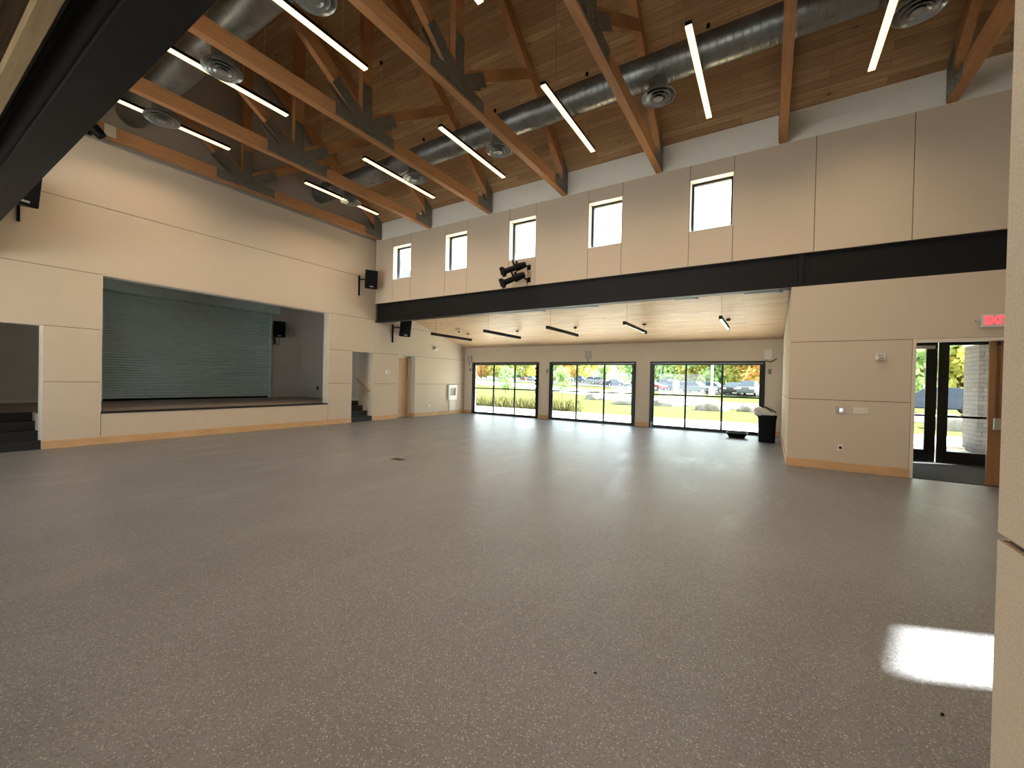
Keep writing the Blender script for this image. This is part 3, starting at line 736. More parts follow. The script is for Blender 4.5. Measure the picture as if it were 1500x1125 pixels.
on_stage('wall_outlet', 2.903, .431, .08, .12, .01, 'white wall outlet between the maple door and the fountain', 'outlet')
# outlets on the stage side wall
for x, z, m, lab in ((-3.9, 1.13, 'offwhite', 'pale outlet on the dim side wall of the stage'), (-3.35, 1.08, 'black', 'black outlet on the dim side wall of the stage')):
    tag(MB().box(x-.045, x+.045, -.034, -.02, z-.07, z+.07).build('wall_outlet', M[m], origin=(x, -.03, z), smooth=False), lab, 'outlet')
# drinking fountain
e = empty('drinking_fountain', (0, 4.28, .1), 'white drinking fountain with a dark bottle filling alcove', 'drinking fountain')
fy0, fy1 = 4.02, 4.58
mb = MB().box(.006, .10, fy0, fy0+.09, .63, 1.31).box(.006, .10, fy1-.09, fy1, .63, 1.31).box(.006, .10, fy0+.09, fy1-.09, 1.17, 1.31).box(.006, .10, fy0+.09, fy1-.09, .63, .84)
part(mb, 'cabinet', M['offwhite'], e, smooth=False, bevel=.01)
part(MB().box(.006, .02, fy0+.09, fy1-.09, .84, 1.17), 'alcove', M['grey'], e, smooth=False)
part(MB().box(.006, .03, 4.15, 4.56, .165, .63), 'lower_panel', M['cream'], e, smooth=False)

# boxes over the glass doors
for (x, z, cab, lab) in ((.33, 2.51, 0, 'pale control box above the left glass door'), (6.14, 2.62, 1, 'pale control box above the middle glass door'), (12.07, 2.55, 1, 'pale control box above the right glass door, with a cable')):
    e = empty('control_box', (x, D, z), lab, 'control box', 'control boxes over the glass doors')
    part(MB().box(x-.10, x+.10, D-.13, D, z-.15, z+.15), 'case', M['grey'] if x < 1 else M['offwhite'], e, bevel=.015)
    part(MB().box(x-.105, x+.105, D-.14, D-.13, z-.155, z+.155), 'lid', M['offwhite'] if x > 7 else M['grey'], e, bevel=.01)
    mb = MB()
    if x > 7: mb.tube([(x-.05, D-.04, z-.15), (x-.05, D-.04, z-.2), (x+.08, D-.03, z-.23), (x+.2, D-.03, z-.15), (x+.22, D-.03, z-.12)], .012, 8)
    else: mb.tube([(x-.02, D-.05, z-.15), (x-.02, D-.05, z-.22), (x-.03, D-.03, z-.25)], .014, 8)
    part(mb, 'cable', M['black'], e)
for (x, z, lab) in ((4.36, 1.98, 'small black push button station left of the middle glass door'), (.36, 2.02, 'small black push button station left of the left glass door'), (12.11, 2.02, 'small grey push button station right of the right glass door')):
    e = empty('button_station', (x, D, z), lab, 'push button')
    part(MB().box(x-.045, x+.045, D-.05, D, z-.08, z+.08), 'case', M['grey'], e, smooth=False, bevel=.006)
    for k in (-.04, 0, .04): part(MB().tube([(x, D-.05, z+k), (x, D-.062, z+k)], .014, 10), 'button', M['black'], e)
    part(MB().box(x-.006, x+.006, D-.012, D, z+.08, 2.34), 'conduit', M['chrome'], e, smooth=False)
# dome camera and little fittings on the annex boards
e = empty('dome_camera', (1.39, 3.06, annex_z(3.06)), 'white dome camera on the pale boards near the stage wall', 'camera')
cz = annex_z(3.06)-.012
part(MB().lathe([(.0001, .0), (.07, .0), (.075, -.03), (.06, -.05), (.0001, -.05)], (1.39, 3.06, cz), 20), 'base', M['offwhite'], e)
part(MB().lathe([(.05, -.05), (.045, -.075), (.025, -.092), (.0001, -.098)], (1.39, 3.06, cz), 20), 'dome', M['black'], e)
for x, y, lab in ((3.6, 1.2, 'first small sprinkler head on the pale boards from the stage'), (6.9, 1.2, 'second small sprinkler head on the pale boards from the stage'), (9.1, 1.2, 'third small sprinkler head on the pale boards from the stage'), (11.2, 1.2, 'fourth small sprinkler head on the pale boards from the stage')):
    z = annex_z(y)-.012
    tag(MB().tube([(x, y, z+.01), (x, y, z-.012)], .045, 14).tube([(x, y, z-.012), (x, y, z-.05)], .012, 8).tube([(x, y, z-.05), (x, y, z-.056)], .022, 10).build('sprinkler_head', M['grey'], origin=(x, y, z)), lab, 'sprinkler', 'sprinklers on the pale boards')

# ------------------------------------------------------------------ loudspeakers
def speaker(loc, rz, tilt, label, wall_dir, bar_drop=True):
    """local: front of the cabinet looks along +x"""
    e = empty('loudspeaker', loc, label, 'loudspeaker', 'black wall loudspeakers')
    rot = Matrix.Rotation(rz, 4, 'Z') @ Matrix.Rotation(tilt, 4, 'Y')
    def put(mb, nm, mat, **kw):
        o = mb.build(nm, mat, e, **kw); o.matrix_local = rot; return o
    poly = [(.16, -.20), (.16, .20), (.02, .20), (-.16, .11), (-.16, -.11), (.02, -.20)]
    put(MB().prism(poly, 'z', -.31, .31), 'cabinet', M['black'], bevel=.012)
    put(MB().box(.16, .172, -.185, .185, -.295, .295), 'grille', M['grille'], bevel=.005)
    put(MB().box(.172, .176, -.06, .06, -.26, -.22), 'badge', M['grey'], smooth=False)
    v = rot.inverted().to_3x3() @ Vector(wall_dir)
    a = Vector((-.15, 0, 0)); b = rot.inverted().to_3x3() @ (Vector(wall_dir) + Vector((.035, 0, 0)))
    put(MB().tube([a, a*.5+b*.5, b], .022, 8), 'bracket_arm', M['black'])
    wd = Vector(wall_dir)
    MB().bar(wd+Vector((.02, 0, .12)), wd+Vector((.02, 0, -.56)), .04, .05, (1, 0, 0)).build('bracket_bar', M['black'], e, smooth=False)
    return e
speaker((.33, -.47, 4.95), R(-28), R(9), 'upper black loudspeaker on the stage wall beside the clerestory corner', (-.325, -.24, 0))
speaker((.33, 1.12, 3.46), R(-18), R(12), 'lower black loudspeaker on the stage wall, just under the far beam', (-.325, -.30, 0))
speaker((.33, -8.33, 4.93), R(20), R(9), 'black loudspeaker on the stage wall, partly hidden behind the near beam', (-.325, .02, 0))
sp4 = speaker((-4.18, -1.15, 3.36), R(-25), R(6), 'black loudspeaker on the back wall of the stage beside the shutter', (-.36, .0, 0))
mb = MB().tube([(-4.45, -1.2, 3.0), (-4.42, -1.1, 2.78), (-4.45, -1.02, 2.75), (-4.48, -.98, 2.95), (-4.5, -.97, 3.3)], .008, 6)
part(mb, 'cable', M['black'], sp4)

# ------------------------------------------------------------------ stage spotlights on the clerestory wall
def spotlight(loc, dirv, label, wall):
    e = empty('stage_spotlight', loc, label, 'spotlight', 'black stage spotlights over the far beam')
    d = Vector(dirv).normalized(); rot = d.to_track_quat('X', 'Z').to_matrix().to_4x4()
    def put(mb, nm, mat, **kw):
        o = mb.build(nm, mat, e, **kw); o.matrix_local = rot; return o
    put(MB().tube([(-.36, 0, 0), (-.35, 0, 0), (-.30, 0, 0), (-.12, 0, 0), (-.06, 0, 0), (-.05, 0, 0)], [.04, .07, .085, .105, .115, .09], 20), 'lamp_housing', M['black'])
    put(MB().tube([(-.05, 0, 0), (.22, 0, 0), (.225, 0, 0), (.25, 0, 0)], [.075, .075, .095, .1], 20), 'lens_tube', M['black'])
    put(MB().box(.25, .262, -.11, .11, -.11, .11).box(.262, .36, .10, .11, -.11, .11).box(.262, .36, -.11, -.10, -.11, .11), 'colour_frame', M['black'], smooth=False)
    put(MB().tube([(.2, 0, 0), (.252, 0, 0)], .07, 16), 'lens', M['grey'])
    put(MB().bar((-.04, .13, 0), (-.04, .13, .2), .03, .008, (0, 1, 0)).bar((-.04, -.13, 0), (-.04, -.13, .2), .03, .008, (0, 1, 0)).bar((-.04, -.134, .2), (-.04, .134, .2), .03, .008), 'yoke', M['black'], smooth=False)
    put(MB().box(-.16, -.10, -.03, .03, .10, .16), 'shutter_handle', M['black'], smooth=False)
    w0 = Vector(wall)
    MB().tube([(w0.x, w0.y*.3, w0.z), (w0.x, w0.y, w0.z)], .02, 10).box(w0.x-.05, w0.x+.05, w0.y-.012, w0.y, w0.z-.07, w0.z+.07).build('wall_clamp', M['black'], e)
    MB().tube([(w0.x, w0.y*.4, w0.z), (w0.x+.08, w0.y*.4, w0.z-.1), (w0.x+.07, w0.y*.6, w0.z-.22), (w0.x, w0.y*.8, w0.z-.25)], .008, 6).build('cable', M['black'], e)
    return e
spotlight((6.14, -.42, 4.62), (-.86, -.33, -.28), 'upper of the two black stage spotlights on the upper wall', (.25, .42, .1))
spotlight((6.12, -.42, 4.33), (-.84, -.33, -.34), 'lower of the two black stage spotlights, just over the beam', (.27, .42, .04))
e = empty('stage_spotlight', (.45, -7.36, 6.42), 'small black spotlight hung under the first truss, beside the near beam', 'spotlight')
part(MB().tube([(.42, -7.48, 6.58), (.45, -7.36, 6.44), (.48, -7.28, 6.35)], [.09, .10, .085], 16), 'lamp_housing', M['black'], e)
part(MB().bar((.30, -7.42, 6.62), (.45, -7.42, 6.62), .04, .03).box(.19, .31, -7.46, -7.38, 6.40, 6.467).box(.292, .31, -7.46, -7.38, 6.40, 6.68), 'mount', M['black'], e, smooth=False)

# ------------------------------------------------------------------ bin and black tray
e = empty('trash_bin', (12.09, 3.66, 0), 'black trash bin with a grey liner, in the corner by the glass door', 'trash bin')
def rrect(w_, d_, z, n=28, p=5.0):
    out = []
    for k in range(n):
        t = 2*math.pi*k/n; c, s = math.cos(t), math.sin(t)
        out.append((12.09+math.copysign(abs(c)**(2/p), c)*w_/2, 3.66+math.copysign(abs(s)**(2/p), s)*d_/2, z))
    return out
def loft(rings, cap0=True, cap1=False):
    mb = MB(); n = len(rings[0]); vs = [v for r in rings for v in r]
    fs = [(i*n+k, i*n+(k+1) % n, (i+1)*n+(k+1) % n, (i+1)*n+k) for i in range(len(rings)-1) for k in range(n)]
    if cap0: fs.append(tuple(range(n))[::-1])
    if cap1: fs.append(tuple(range((len(rings)-1)*n, len(rings)*n)))
    return mb.add(vs, fs)
part(loft([rrect(.40, .36, .0), rrect(.40, .36, .02), rrect(.44, .40, .66), rrect(.44, .40, .661), rrect(.425, .385, .66), rrect(.38, .34, .03)], True, True), 'bin_body', M['black'], e)
part(loft([rrect(.44, .40, .66), rrect(.465, .425, .67), rrect(.465, .425, .76), rrect(.44, .40, .765), rrect(.43, .39, .70)], False), 'rim', M['black'], e)
rnd = random.Random(4); rings = []
prof = [(.455, .72, 0), (.475, .755, -.03), (.49, .79, -.08), (.44, .85, -.12), (.36, .90, -.12), (.24, .94, -.09), (.10, .955, -.05)]
for r_, z, dx in prof:
    ring = []
    for (x, y, zz) in rrect(r_, r_*.92, z, 40, 3.5):
        q = (mnoise.noise(Vector((x*9, y*9, z*7)))*.035)
        ring.append((x+dx*(1 if x < 12.09 else .6)+q, y+q, z+q*1.3 - (.05 if z > .8 else 0)*(x-12.09)/.2*1.0))
    rings.append(ring)
part(loft(rings, False, True), 'liner', M['bag'], e)
part(MB().bar((12.02, 3.72, .99), (12.30, 3.72, .84), .34, .02, (0, 0, 1)), 'flap_lid', M['black'], e, bevel=.006)
e = empty('black_tray', (11.33, 4.12, 0), 'low black open tray on the floor beside the trash bin', 'tray')
mb = MB(); n = 4
def rect(hw, hd, z): return [(11.33-hw, 4.12-hd, z), (11.33+hw, 4.12-hd, z), (11.33+hw, 4.12+hd, z), (11.33-hw, 4.12+hd, z)]
part(loft([rect(.20, .12, .002), rect(.265, .17, .13), rect(.245, .15, .13), rect(.19, .11, .03)], True, True), 'tub', M['black'], e, smooth=False, bevel=.006)
part(loft([rect(.265, .17, .13), rect(.285, .19, .132), rect(.285, .19, .155), rect(.25, .155, .155), rect(.25, .155, .13)], False), 'rim', M['black'], e, smooth=False, bevel=.004)
# floor boxes and scraps
for x, y, lab in ((6.115, -4.38, 'dark floor box cover in the middle of the hall floor'),):
    e = empty('floor_box', (x, y, 0), lab, 'floor box')
    part(MB().box(x-.15, x+.15, y-.10, y+.10, .0, .004), 'cover', M['rubber'], e, smooth=False)
    part(MB().box(x-.16, x+.16, y-.11, y-.10, 0, .005).box(x-.16, x+.16, y+.10, y+.11, 0, .005).box(x-.16, x-.15, y-.10, y+.10, 0, .005).box(x+.15, x+.16, y-.10, y+.10, 0, .005), 'edge_trim', M['grey'], e, smooth=False)
tag(MB().tube([(12.865, -7.125, .004), (12.872, -7.118, .008), (12.88, -7.108, .005)], [.003, .006, .002], 6).build('floor_scrap', M['black'], origin=(12.87, -7.12, 0)), 'tiny black scrap on the floor under the sunlit patch', 'scrap')
tag(MB().tube([(11.365, -7.79, .004), (11.373, -7.788, .007), (11.38, -7.785, .004)], [.002, .005, .002], 6).build('floor_scrap', M['black'], origin=(11.37, -7.79, 0)), 'tiny black scrap on the bare floor left of the sunlit patch', 'scrap')

# ------------------------------------------------------------------ outdoors
GS, GY = .013, 8.6
def gz(y): return max(0, GS*(y-GY)) - .02 if y < 190 else GS*(190-GY) - .02
def strip_mesh(poly, dz):
    """ground-hugging polygon, split along y so that it follows the slope"""
    bm = bmesh.new(); vs = [bm.verts.new((x, y, 0)) for x, y in poly]; bm.faces.new(vs)
    for yc_ in (GY, 30, 60, 95, 190):
        bmesh.ops.bisect_plane(bm, geom=bm.verts[:]+bm.edges[:]+bm.faces[:], plane_co=(0, yc_, 0), plane_no=(0, 1, 0))
    for v in bm.verts: v.co.z = gz(v.co.y)+dz
    bmesh.ops.recalc_face_normals(bm, faces=bm.faces)
    me = bpy.data.meshes.new('g'); bm.to_mesh(me); bm.free(); return me
def ground(name, poly, dz, mat, label, cat):
    me = strip_mesh(poly, dz); me.materials.append(mat); o = bpy.data.objects.new(name, me); col.objects.link(o)
    s = o.modifiers.new('s', 'SOLIDIFY'); s.thickness = .08; s.offset = -1
    return tag(o, label, cat, kind='structure')
ground('ground_lawn', [(-320, GY), (80, GY), (80, 420), (-320, 420)], 0, M['grass'], 'sunny green lawn outside the glass doors', 'lawn')
ground('ground_path', [(-30, D+.3), (40, D+.3), (40, GY+.3), (-30, GY+.3)], .012, M['conc'], 'pale concrete walk just outside the glass doors', 'path')
ground('ground_entry_path', [(XA+.3, 2.6), (22, 2.6), (22, D+.28), (XA+.3, D+.28)], .012, M['conc'], 'pale concrete landing outside the entry doors', 'path')
ground('ground_south', [(-60, YB-60), (60, YB-60), (60, YB-.31), (-60, YB-.31)], .0, M['conc'], 'pale paving behind the hall', 'ground')
ground('ground_east', [(XR+.32, YB-.3), (60, YB-.3), (60, 2.58), (XR+.32, 2.58)], .0, M['grass'], 'lawn beyond the end wall', 'ground')
ground('ground_road', [(-88.4, 95.9), (-11.6, 36.1), (0.2, 24.8), (4.9, 20.8), (11.7, 17.7), (30.2, 11.2), (30.7, 17.0), (11.6, 23.6), (3.7, 27.4), (-2.4, 38.2), (-12.9, 49.1), (-97.4, 123.6)], .02, M['conc'], 'pale driveway crossing the lawn', 'road')
ground('ground_parking', [(-161.2, 163.0), (-73.6, 113.8), (-15.5, 63.6), (-2.3, 49.9), (12.0, 40.3), (31.9, 32.0), (37.1, 40.3), (14.4, 52.2), (1.9, 65.3), (-18.7, 95.9), (-85.4, 171.2), (-123.6, 162.7)], .02, M['asphalt'], 'grey car park beyond the lawn', 'road')
# overhang of the annex roof is the ceiling slab itself; exterior of the stage house beside the first window
mb = MB().prism([(-8, 3.5), (-2.2, 3.5), (-2.2, 6.42), (-8, 12.22)], 'y', 3.9, 4.2); mb.prism([(-2.05, 6.2), (-2.05, 6.36), (-8, 12.31), (-8, 12.15)], 'y', 3.84, 3.9)
mb.box(-8, -2.2, 3.9, 4.2, 3.0, 3.5)
struct(mb, 'wall_outside', M['exterior'], 'pale sloping roof edge seen through the first small window', 'exterior wall', smooth=False)
# entry porch
struct(MB().box(12.8, 17.9, 2.62, 6.9, 3.25, 3.45), 'ceiling_porch', M['deck2'], 'porch roof outside the entry doors', 'porch roof', smooth=False)
e = empty('stone_pillar', (16.95, 5.3, 0), 'stacked stone porch pillar seen through the glass outer doors', 'pillar')
part(MB().box(16.5, 17.4, 4.84, 5.75, 0, 2.72), 'shaft', M['stone'], e, smooth=False)
part(MB().box(16.46, 17.44, 4.80, 5.79, 2.72, 2.79), 'cap', M['conc'], e, smooth=False)
for x in (16.75, 17.1): part(MB().box(x-.05, x+.05, 5.2, 5.3, 2.79, 3.25), 'post', M['steel'], e, smooth=False)

def boulder(x, y, rx, ry, rz, seed, label):
    bm = bmesh.new(); bmesh.ops.create_icosphere(bm, subdivisions=3, radius=1)
    for v in bm.verts:
        n = v.co.normalized(); q = 1 + .28*mnoise.noise(n*1.7+Vector((seed, 0, 0))) + .1*mnoise.noise(n*5+Vector((0, seed, 0)))
        v.co = Vector((n.x*rx*q, n.y*ry*q, max(-.3, n.z*rz*q*(1.0 if n.z > 0 else .5))))
    me = bpy.data.meshes.new('boulder'); bm.to_mesh(me); bm.free(); me.materials.append(M['boulder'])
    for p in me.polygons: p.use_smooth = True
    o = bpy.data.objects.new('boulder', me); col.objects.link(o); o.location = (x, y, gz(y)+.05)
    return tag(o, label, 'boulder', 'boulders along the driveway')
boulder(0.2, 22.0, .95, .7, .55, 1, 'brownish boulder on the lawn behind the middle glass door')
boulder(4.0, 18.0, 1.05, .8, .52, 2, 'wide flat boulder at the right edge of the middle glass door view')
boulder(6.3, 18.5, 1.0, .7, .5, 3, 'flat boulder seen through the left third of the right glass door')
boulder(9.3, 16.3, .85, .6, .6, 4, 'rounded pale boulder seen through the middle of the right glass door')
boulder(11.3, 17.2, .7, .6, .42, 5, 'boulder just left of the bin liner in the view')
boulder(18.2, 12.7, .8, .7, .55, 6, 'boulder seen through the left glass entry leaf')
boulder(20.5, 13.7, 1.0, .8, .65, 7, 'boulder seen through the right glass entry leaf')

def make_car():
    e = empty('car', (0, 0, 0), 'x', 'car', 'parked cars')
    body = [(-2.2, .28), (2.2, .28), (2.28, .5), (2.2, .72), (1.05, .88), (.95, .9), (-1.7, .92), (-2.2, .86), (-2.28, .6)]
    b = MB().prism(body, 'y', -.88, .88).build('body', pm('white_car_paint', (.75, .76, .77), .25, var=.0), e, bevel=.06)
    lo = [(1.05, .88), (.35, 1.38), (-1.05, 1.42), (-1.95, .91)]
    mb = MB(); vs = [(x, -.80 if z < 1 else -.62, z) for x, z in lo] + [(x, .80 if z < 1 else .62, z) for x, z in lo]
    mb.add(vs, [(3,2,1,0), (4,5,6,7), (0,1,5,4), (1,2,6,5), (2,3,7,6), (3,0,4,7)]); mb.build('cabin_glass', M['carglass'], e, smooth=False)
    MB().box(-1.05, .35, -.6, .6, 1.38, 1.44).build('roof', b.data.materials[0], e, bevel=.03)
    for x in (-1.35, 1.4):
        for y in (-.8, .8):
            wo = MB().tube([(x, y-.1, .33), (x, y+.1, .33)], .33, 18).build('wheel', M['tyre'], e)
            MB().tube([(x, y-.105, .33), (x, y+.105, .33)], .19, 14).build('hub_cap', M['chrome'], wo)
    for y in (-.6, .6): MB().box(2.2, 2.29, y-.2, y+.2, .58, .72).build('headlight', M['offwhite'], e, smooth=False); MB().box(-2.29, -2.2, y-.2, y+.2, .65, .8).build('tail_light', M['exitface'], e, smooth=False)
    return e
car0 = make_car(); ncar = 0
PAINT = {}
def car(x, y, rz, colr, label, h=1.0):
    global ncar
    o = car0 if ncar == 0 else copy_tree(car0, (x, y, gz(y)+.02))
    o.location = (x, y, gz(y)+.03); o.rotation_euler = (0, 0, R(rz)); o.scale = (1, 1, h); o['label'] = label; ncar += 1
    if colr not in PAINT: PAINT[colr] = pm('car_paint', colr, .35, var=0, spec=.2)
    for ch in o.children:
        if ch.name.startswith(('body', 'roof')):
            if ch.name.startswith('body') or True:
                ch.data = ch.data.copy(); ch.data.materials[0] = PAINT[colr]
    return o
WH, SI, BL, RE, NV, DK = (.18,.183,.187), (.085,.09,.096), (.055,.075,.105), (.22,.016,.02), (.022,.032,.05), (.03,.033,.036)
car(4.3, 45.5, -22, SI, 'silver sedan in front of the white car, middle of the right glass door')
car(6.0, 48.5, -22, WH, 'white car just behind the silver sedan')
car(1.3, 52.7, -15, BL, 'blue grey car left of the silver sedan')
car(-2.7, 52.2, -20, RE, 'red car at the left edge of the right glass door')
car(-2.4, 61.9, -20, SI, 'grey car parked behind the red car', 1.15)
car(10.3, 42.3, 80, SI, 'silver hatchback seen from behind, under the orange tree', 1.15)
car(8.7, 44.9, 80, DK, 'dark car left of the silver hatchback')
car(-14.0, 72.0, -25, NV, 'dark blue estate car at the right of the middle glass door', 1.05)
car(-24.1, 89.3, -20, WH, 'white off road car in the middle glass door, left of the dark estate', 1.3)
car(-29.8, 99.3, -20, WH, 'white car with a high roof in the middle glass door, third from right', 1.35)
car(-36.4, 106.9, -20, BL, 'pale blue van right of the sapling', 1.5)
car(-47.3, 123.6, -25, SI, 'grey car behind the leaves of the sapling', 1.2)
car(-77.6, 126.2, -20, BL, 'pale blue van in the left glass door', 1.5)
car(-73.8, 136.7, -20, RE, 'small red car in the left glass door')
car(-67.3, 131.3, -20, WH, 'white car in the left glass door, at its right', 1.25)
car(20.1, 23.0, 170, NV, 'dark car parked outside the glass entry doors', 1.05)

rnd = random.Random(11)
def crown_mesh(name, rx, rz, n, size, seed):
    rr = random.Random(seed); mb = MB()
    cl = []
    for k in range(14):
        a = rr.random()*6.28; t = rr.uniform(-.8, .9); q = math.sqrt(max(0, 1-t*t))*rr.uniform(.35, .75)
        cl.append((Vector((math.cos(a)*q*rx, math.sin(a)*q*rx, t*rz*.75)), rr.uniform(.35, .55)*rx))
    for k in range(n):
        c, r_ = cl[rr.randrange(len(cl))]
        d = Vector((rr.gauss(0, 1), rr.gauss(0, 1), rr.gauss(0, 1))).normalized(); p = c + d*r_*rr.uniform(.6, 1.05)
        a = Vector((rr.gauss(0, 1), rr.gauss(0, 1), rr.gauss(0, 1))).normalized(); b = a.cross(d)
        if b.length < .1: continue
        b.normalize(); s_ = size*rr.uniform(.6, 1.3)
        mb.add([p-a*s_, p+b*s_*.6, p+a*s_, p-b*s_*.6], [(0, 1, 2, 3)])
    me = bpy.data.meshes.new(name); me.from_pydata(mb.v, [], mb.f); me.update(); return me
CROWNS = [crown_mesh('crown', 3.6, 4.6, 2600, .34, s) for s in (1, 2, 3)]
CRM = {}
ntree = 0
def tree(x, y, s, kind, label, group='trees beyond the car park', base=None):
    global ntree
    e = empty('tree', (x, y, gz(y)-.1), label, 'tree', group)
    key = (kind, ntree % 3)
    if key not in CRM: m_ = CROWNS[key[1]].copy(); m_.materials.append(LEAF[kind]); CRM[key] = m_
    o = bpy.data.objects.new('crown', CRM[key]); col.objects.link(o); o.parent = e; o.location = (0, 0, 4.4*s); o.scale = (s, s, s); o.rotation_euler = (0, 0, ntree*1.7)
    MB().tube([(0, 0, 0), (.05, .02, 2.2*s), (0, .05, 5*s)], [.22*s, .17*s, .06*s], 8).build('trunk', M['bark'], e)
    ntree += 1; return e
AZ = lambda y, q: (12.13+q*(y+9.9), y)
KN = ['green', 'yellow', 'orange', 'light green']
specs = []   # direction ratio, distance, scale, kind
for q, y, s, k, lab in (
  (-.80, 108, 1.3, 3, 'light green tree at the left edge of the left glass door'), (-.74, 104, 1.25, 2, 'orange tinged tree in the left third of the left glass door'), (-.69, 108, 1.3, 1, 'yellow tree left of the middle of the left glass door'),
  (-.64, 106, 1.35, 0, 'green tree in the middle of the left glass door'), (-.585, 100, 1.25, 1, 'yellow tree at the right of the left glass door'), (-.54, 106, 1.3, 3, 'light green tree behind the pier between the first two glass doors'),
  (-.49, 98, 1.35, 3, 'light green tree at the left edge of the middle glass door'), (-.445, 90, 1.1, 2, 'orange tree left of centre in the middle glass door'), (-.405, 88, 1.2, 1, 'yellow tree in the centre of the middle glass door'),
  (-.35, 120, 1.0, 3, 'low pale tree right of the yellow tree in the middle glass door'), (-.30, 84, .7, 3, 'low light green tree at the right of the middle glass door'), (-.27, 80, .85, 0, 'green tree at the right edge of the middle glass door'),
  (-.235, 72, 1.3, 3, 'light green tree left of the right glass door'), (-.19, 68, 1.35, 3, 'light green tree in the left third of the right glass door'), (-.145, 66, 1.3, 1, 'yellow green tree left of the lamp pole'),
  (-.11, 62, 1.25, 3, 'tall light green tree directly behind the lamp pole'), (-.075, 62, 1.4, 0, 'dark green tree right of the lamp pole'), (-.045, 58, 1.15, 1, 'yellow tree in the right third of the right glass door'),
  (-.012, 54, 1.05, 2, 'orange tree behind the silver hatchback'), (.02, 60, 1.3, 0, 'green tree at the right edge of the right glass door'), (.05, 62, 1.2, 3, 'light green tree behind the trash bin side of the wall'),
  (.20, 42, 1.1, 3, 'light green tree seen through the left glass entry leaf'), (.24, 48, 1.35, 3, 'tall light green tree behind the meeting glass entry doors'), (.275, 44, 1.2, 1, 'yellow green tree beside the stone pillar'), (.31, 50, 1.4, 0, 'green tree behind the stone pillar')):
    y, s = (y*1.6, s*1.45) if q < -.25 else ((y*1.28, s*1.22) if q < .1 else (y, s))
    x, yy = AZ(y, q); tree(x, yy, s, k, lab)
# second, farther rank fills the gaps of the wood edge
for j, q in enumerate([-.78, -.72, -.66, -.60, -.56, -.51, -.46, -.21, -.165, -.125, -.09, -.06, -.03, .005, .035, .185, .225, .26, .295, .33]):
    y = 205 if q < -.4 else (112 if q < .1 else 66)
    x, yy = AZ(y, q); tree(x, yy, 2.2 if q < -.4 else 1.8, (0, 3, 0)[j % 3], f'tree in the dense green wood behind the car park', 'trees of the far wood')
# saplings on the lawn
def sapling(x, y, h, label):
    e = empty('sapling', (x, y, gz(y)), label, 'tree', 'saplings on the lawn')
    me = crown_mesh('leaves', .62, 1.05, 650, .085, int(x*10)); me.materials.append(LEAF[0])
    o = bpy.data.objects.new('crown', me); col.objects.link(o); o.parent = e; o.location = (0, 0, h*.66)
    mb = MB().tube([(0, 0, -.05), (.02, 0, h*.4), (0, .02, h*.95)], [.028, .022, .008], 8)
    for k in range(6): a = k*1.05; mb.tube([(0, 0, h*(.42+.07*k)), (math.cos(a)*.4, math.sin(a)*.4, h*(.55+.07*k))], [.011, .004], 6)
    mb.build('trunk', M['bark'], e); return e
sapling(1.39, 13.0, 2.55, 'young leafy sapling in the left third of the middle glass door')
sapling(-3.22, 13.7, 2.5, 'young leafy sapling in the middle of the left glass door')
# ornamental grass beside the walk
def blades(x0, x1, n, seed, label):
    rr = random.Random(seed); mb = MB()
    for k in range(n):
        x = rr.uniform(x0, x1); y = rr.uniform(GY+.35, GY+1.3); h = rr.uniform(.35, .75); a = rr.uniform(0, 6.28); l = rr.uniform(.05, .22)
        dx, dy = math.cos(a), math.sin(a); z = gz(y)
        mb.add([(x-dy*.008, y+dx*.008, z), (x+dy*.008, y-dx*.008, z), (x+dx*l*.4+dy*.006, y+dy*l*.4-dx*.006, z+h*.65), (x+dx*l, y+dy*l, z+h), (x+dx*l*.4-dy*.006, y+dy*l*.4+dx*.006, z+h*.65)], [(0, 1, 2, 3, 4)])
    o = mb.build('ornamental_grass', M['blade'], smooth=False)
    return tag(o, label, 'grass', kind='stuff')
blades(-2.6, 2.2, 1500, 1, 'tall dry grass beside the walk outside the left glass door')
blades(2.6, 4.0, 450, 2, 'tall dry grass at the foot of the sapling in the middle glass door')
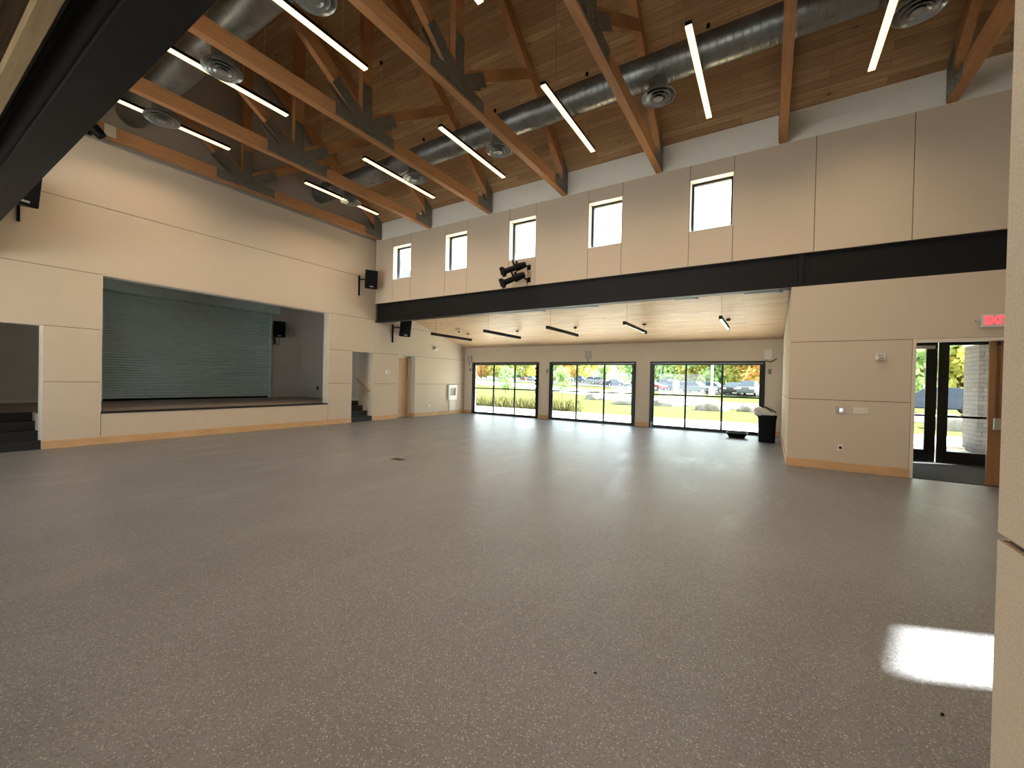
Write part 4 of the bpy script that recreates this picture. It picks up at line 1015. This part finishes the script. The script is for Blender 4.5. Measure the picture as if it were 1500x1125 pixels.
# lamp poles, post, orange markers
def lamp(x, y, h, r_, label):
    e = empty('lamp_post', (x, y, gz(y)), label, 'lamp post')
    part(MB().tube([(x, y, gz(y)), (x, y, gz(y)+.75)], r_*2.2, 16), 'base', M['conc'], e)
    part(MB().tube([(x, y, gz(y)+.75), (x, y, gz(y)+h)], [r_, r_*.8], 12), 'pole', M['lamp'], e)
    part(MB().box(x-.1, x+.7, y-.15, y+.15, gz(y)+h, gz(y)+h+.12), 'lamp_head', M['lamp'], e, smooth=False)
lamp(6.7, 40.3, 7, .14, 'tall grey lamp pole with a concrete base, seen through the right glass door')
lamp(-8.1, 83.7, 5.6, .12, 'thin pale lamp pole behind the cars at the left of the right glass door')
lamp(-87.5, 139.4, 7, .14, 'pale lamp pole at the left of the left glass door')
tag(MB().box(-.3, .3, -.3, .3, -.1, 1.55).box(-.22, .22, -.22, .22, 1.55, 1.7).build('wooden_post', M['post'], smooth=False, bevel=.03), 'stout weathered post between the parked cars', 'post').location = (2.9, 40.6, gz(40.6))
for x, y, lab in ((-30.2, 86.6, 'orange marker left of the white off road car'), (-64.2, 111.5, 'orange marker in the right third of the left glass door, nearer its middle'), (-57.3, 109.2, 'orange marker at the right of the left glass door')):
    e = empty('marker_cone', (x, y, gz(y)), lab, 'cone', 'orange markers by the car park')
    part(MB().lathe([(.28, .05), (.2, .06), (.05, 1.0), (.0001, 1.02)], (x, y, gz(y)), 14), 'cone', M['orange'], e); part(MB().box(x-.32, x+.32, y-.32, y+.32, gz(y), gz(y)+.05), 'base', M['orange'], e, smooth=False)
# distant hill
bm = bmesh.new(); NX, NY = 40, 10; vs = [[None]*(NY+1) for _ in range(NX+1)]
for i in range(NX+1):
    for j in range(NY+1):
        x = -420 + 600*i/NX; y = 330 + 120*j/NY; hgt = 22*math.exp(-((x+150)/95)**2) + 10*math.exp(-((x-20)/120)**2)
        vs[i][j] = bm.verts.new((x, y, hgt*math.sin(math.pi*min(1, j/NY*.5+.0))*(1+.15*mnoise.noise(Vector((x*.03, y*.03, 0))))))
for i in range(NX):
    for j in range(NY): bm.faces.new((vs[i][j], vs[i+1][j], vs[i+1][j+1], vs[i][j+1]))
me = bpy.data.meshes.new('ground_hill'); bm.to_mesh(me); bm.free(); me.materials.append(M['hill'])
for p in me.polygons: p.use_smooth = True
o = bpy.data.objects.new('ground_hill', me); col.objects.link(o); tag(o, 'hazy blue green hill on the horizon', 'hill', kind='structure')
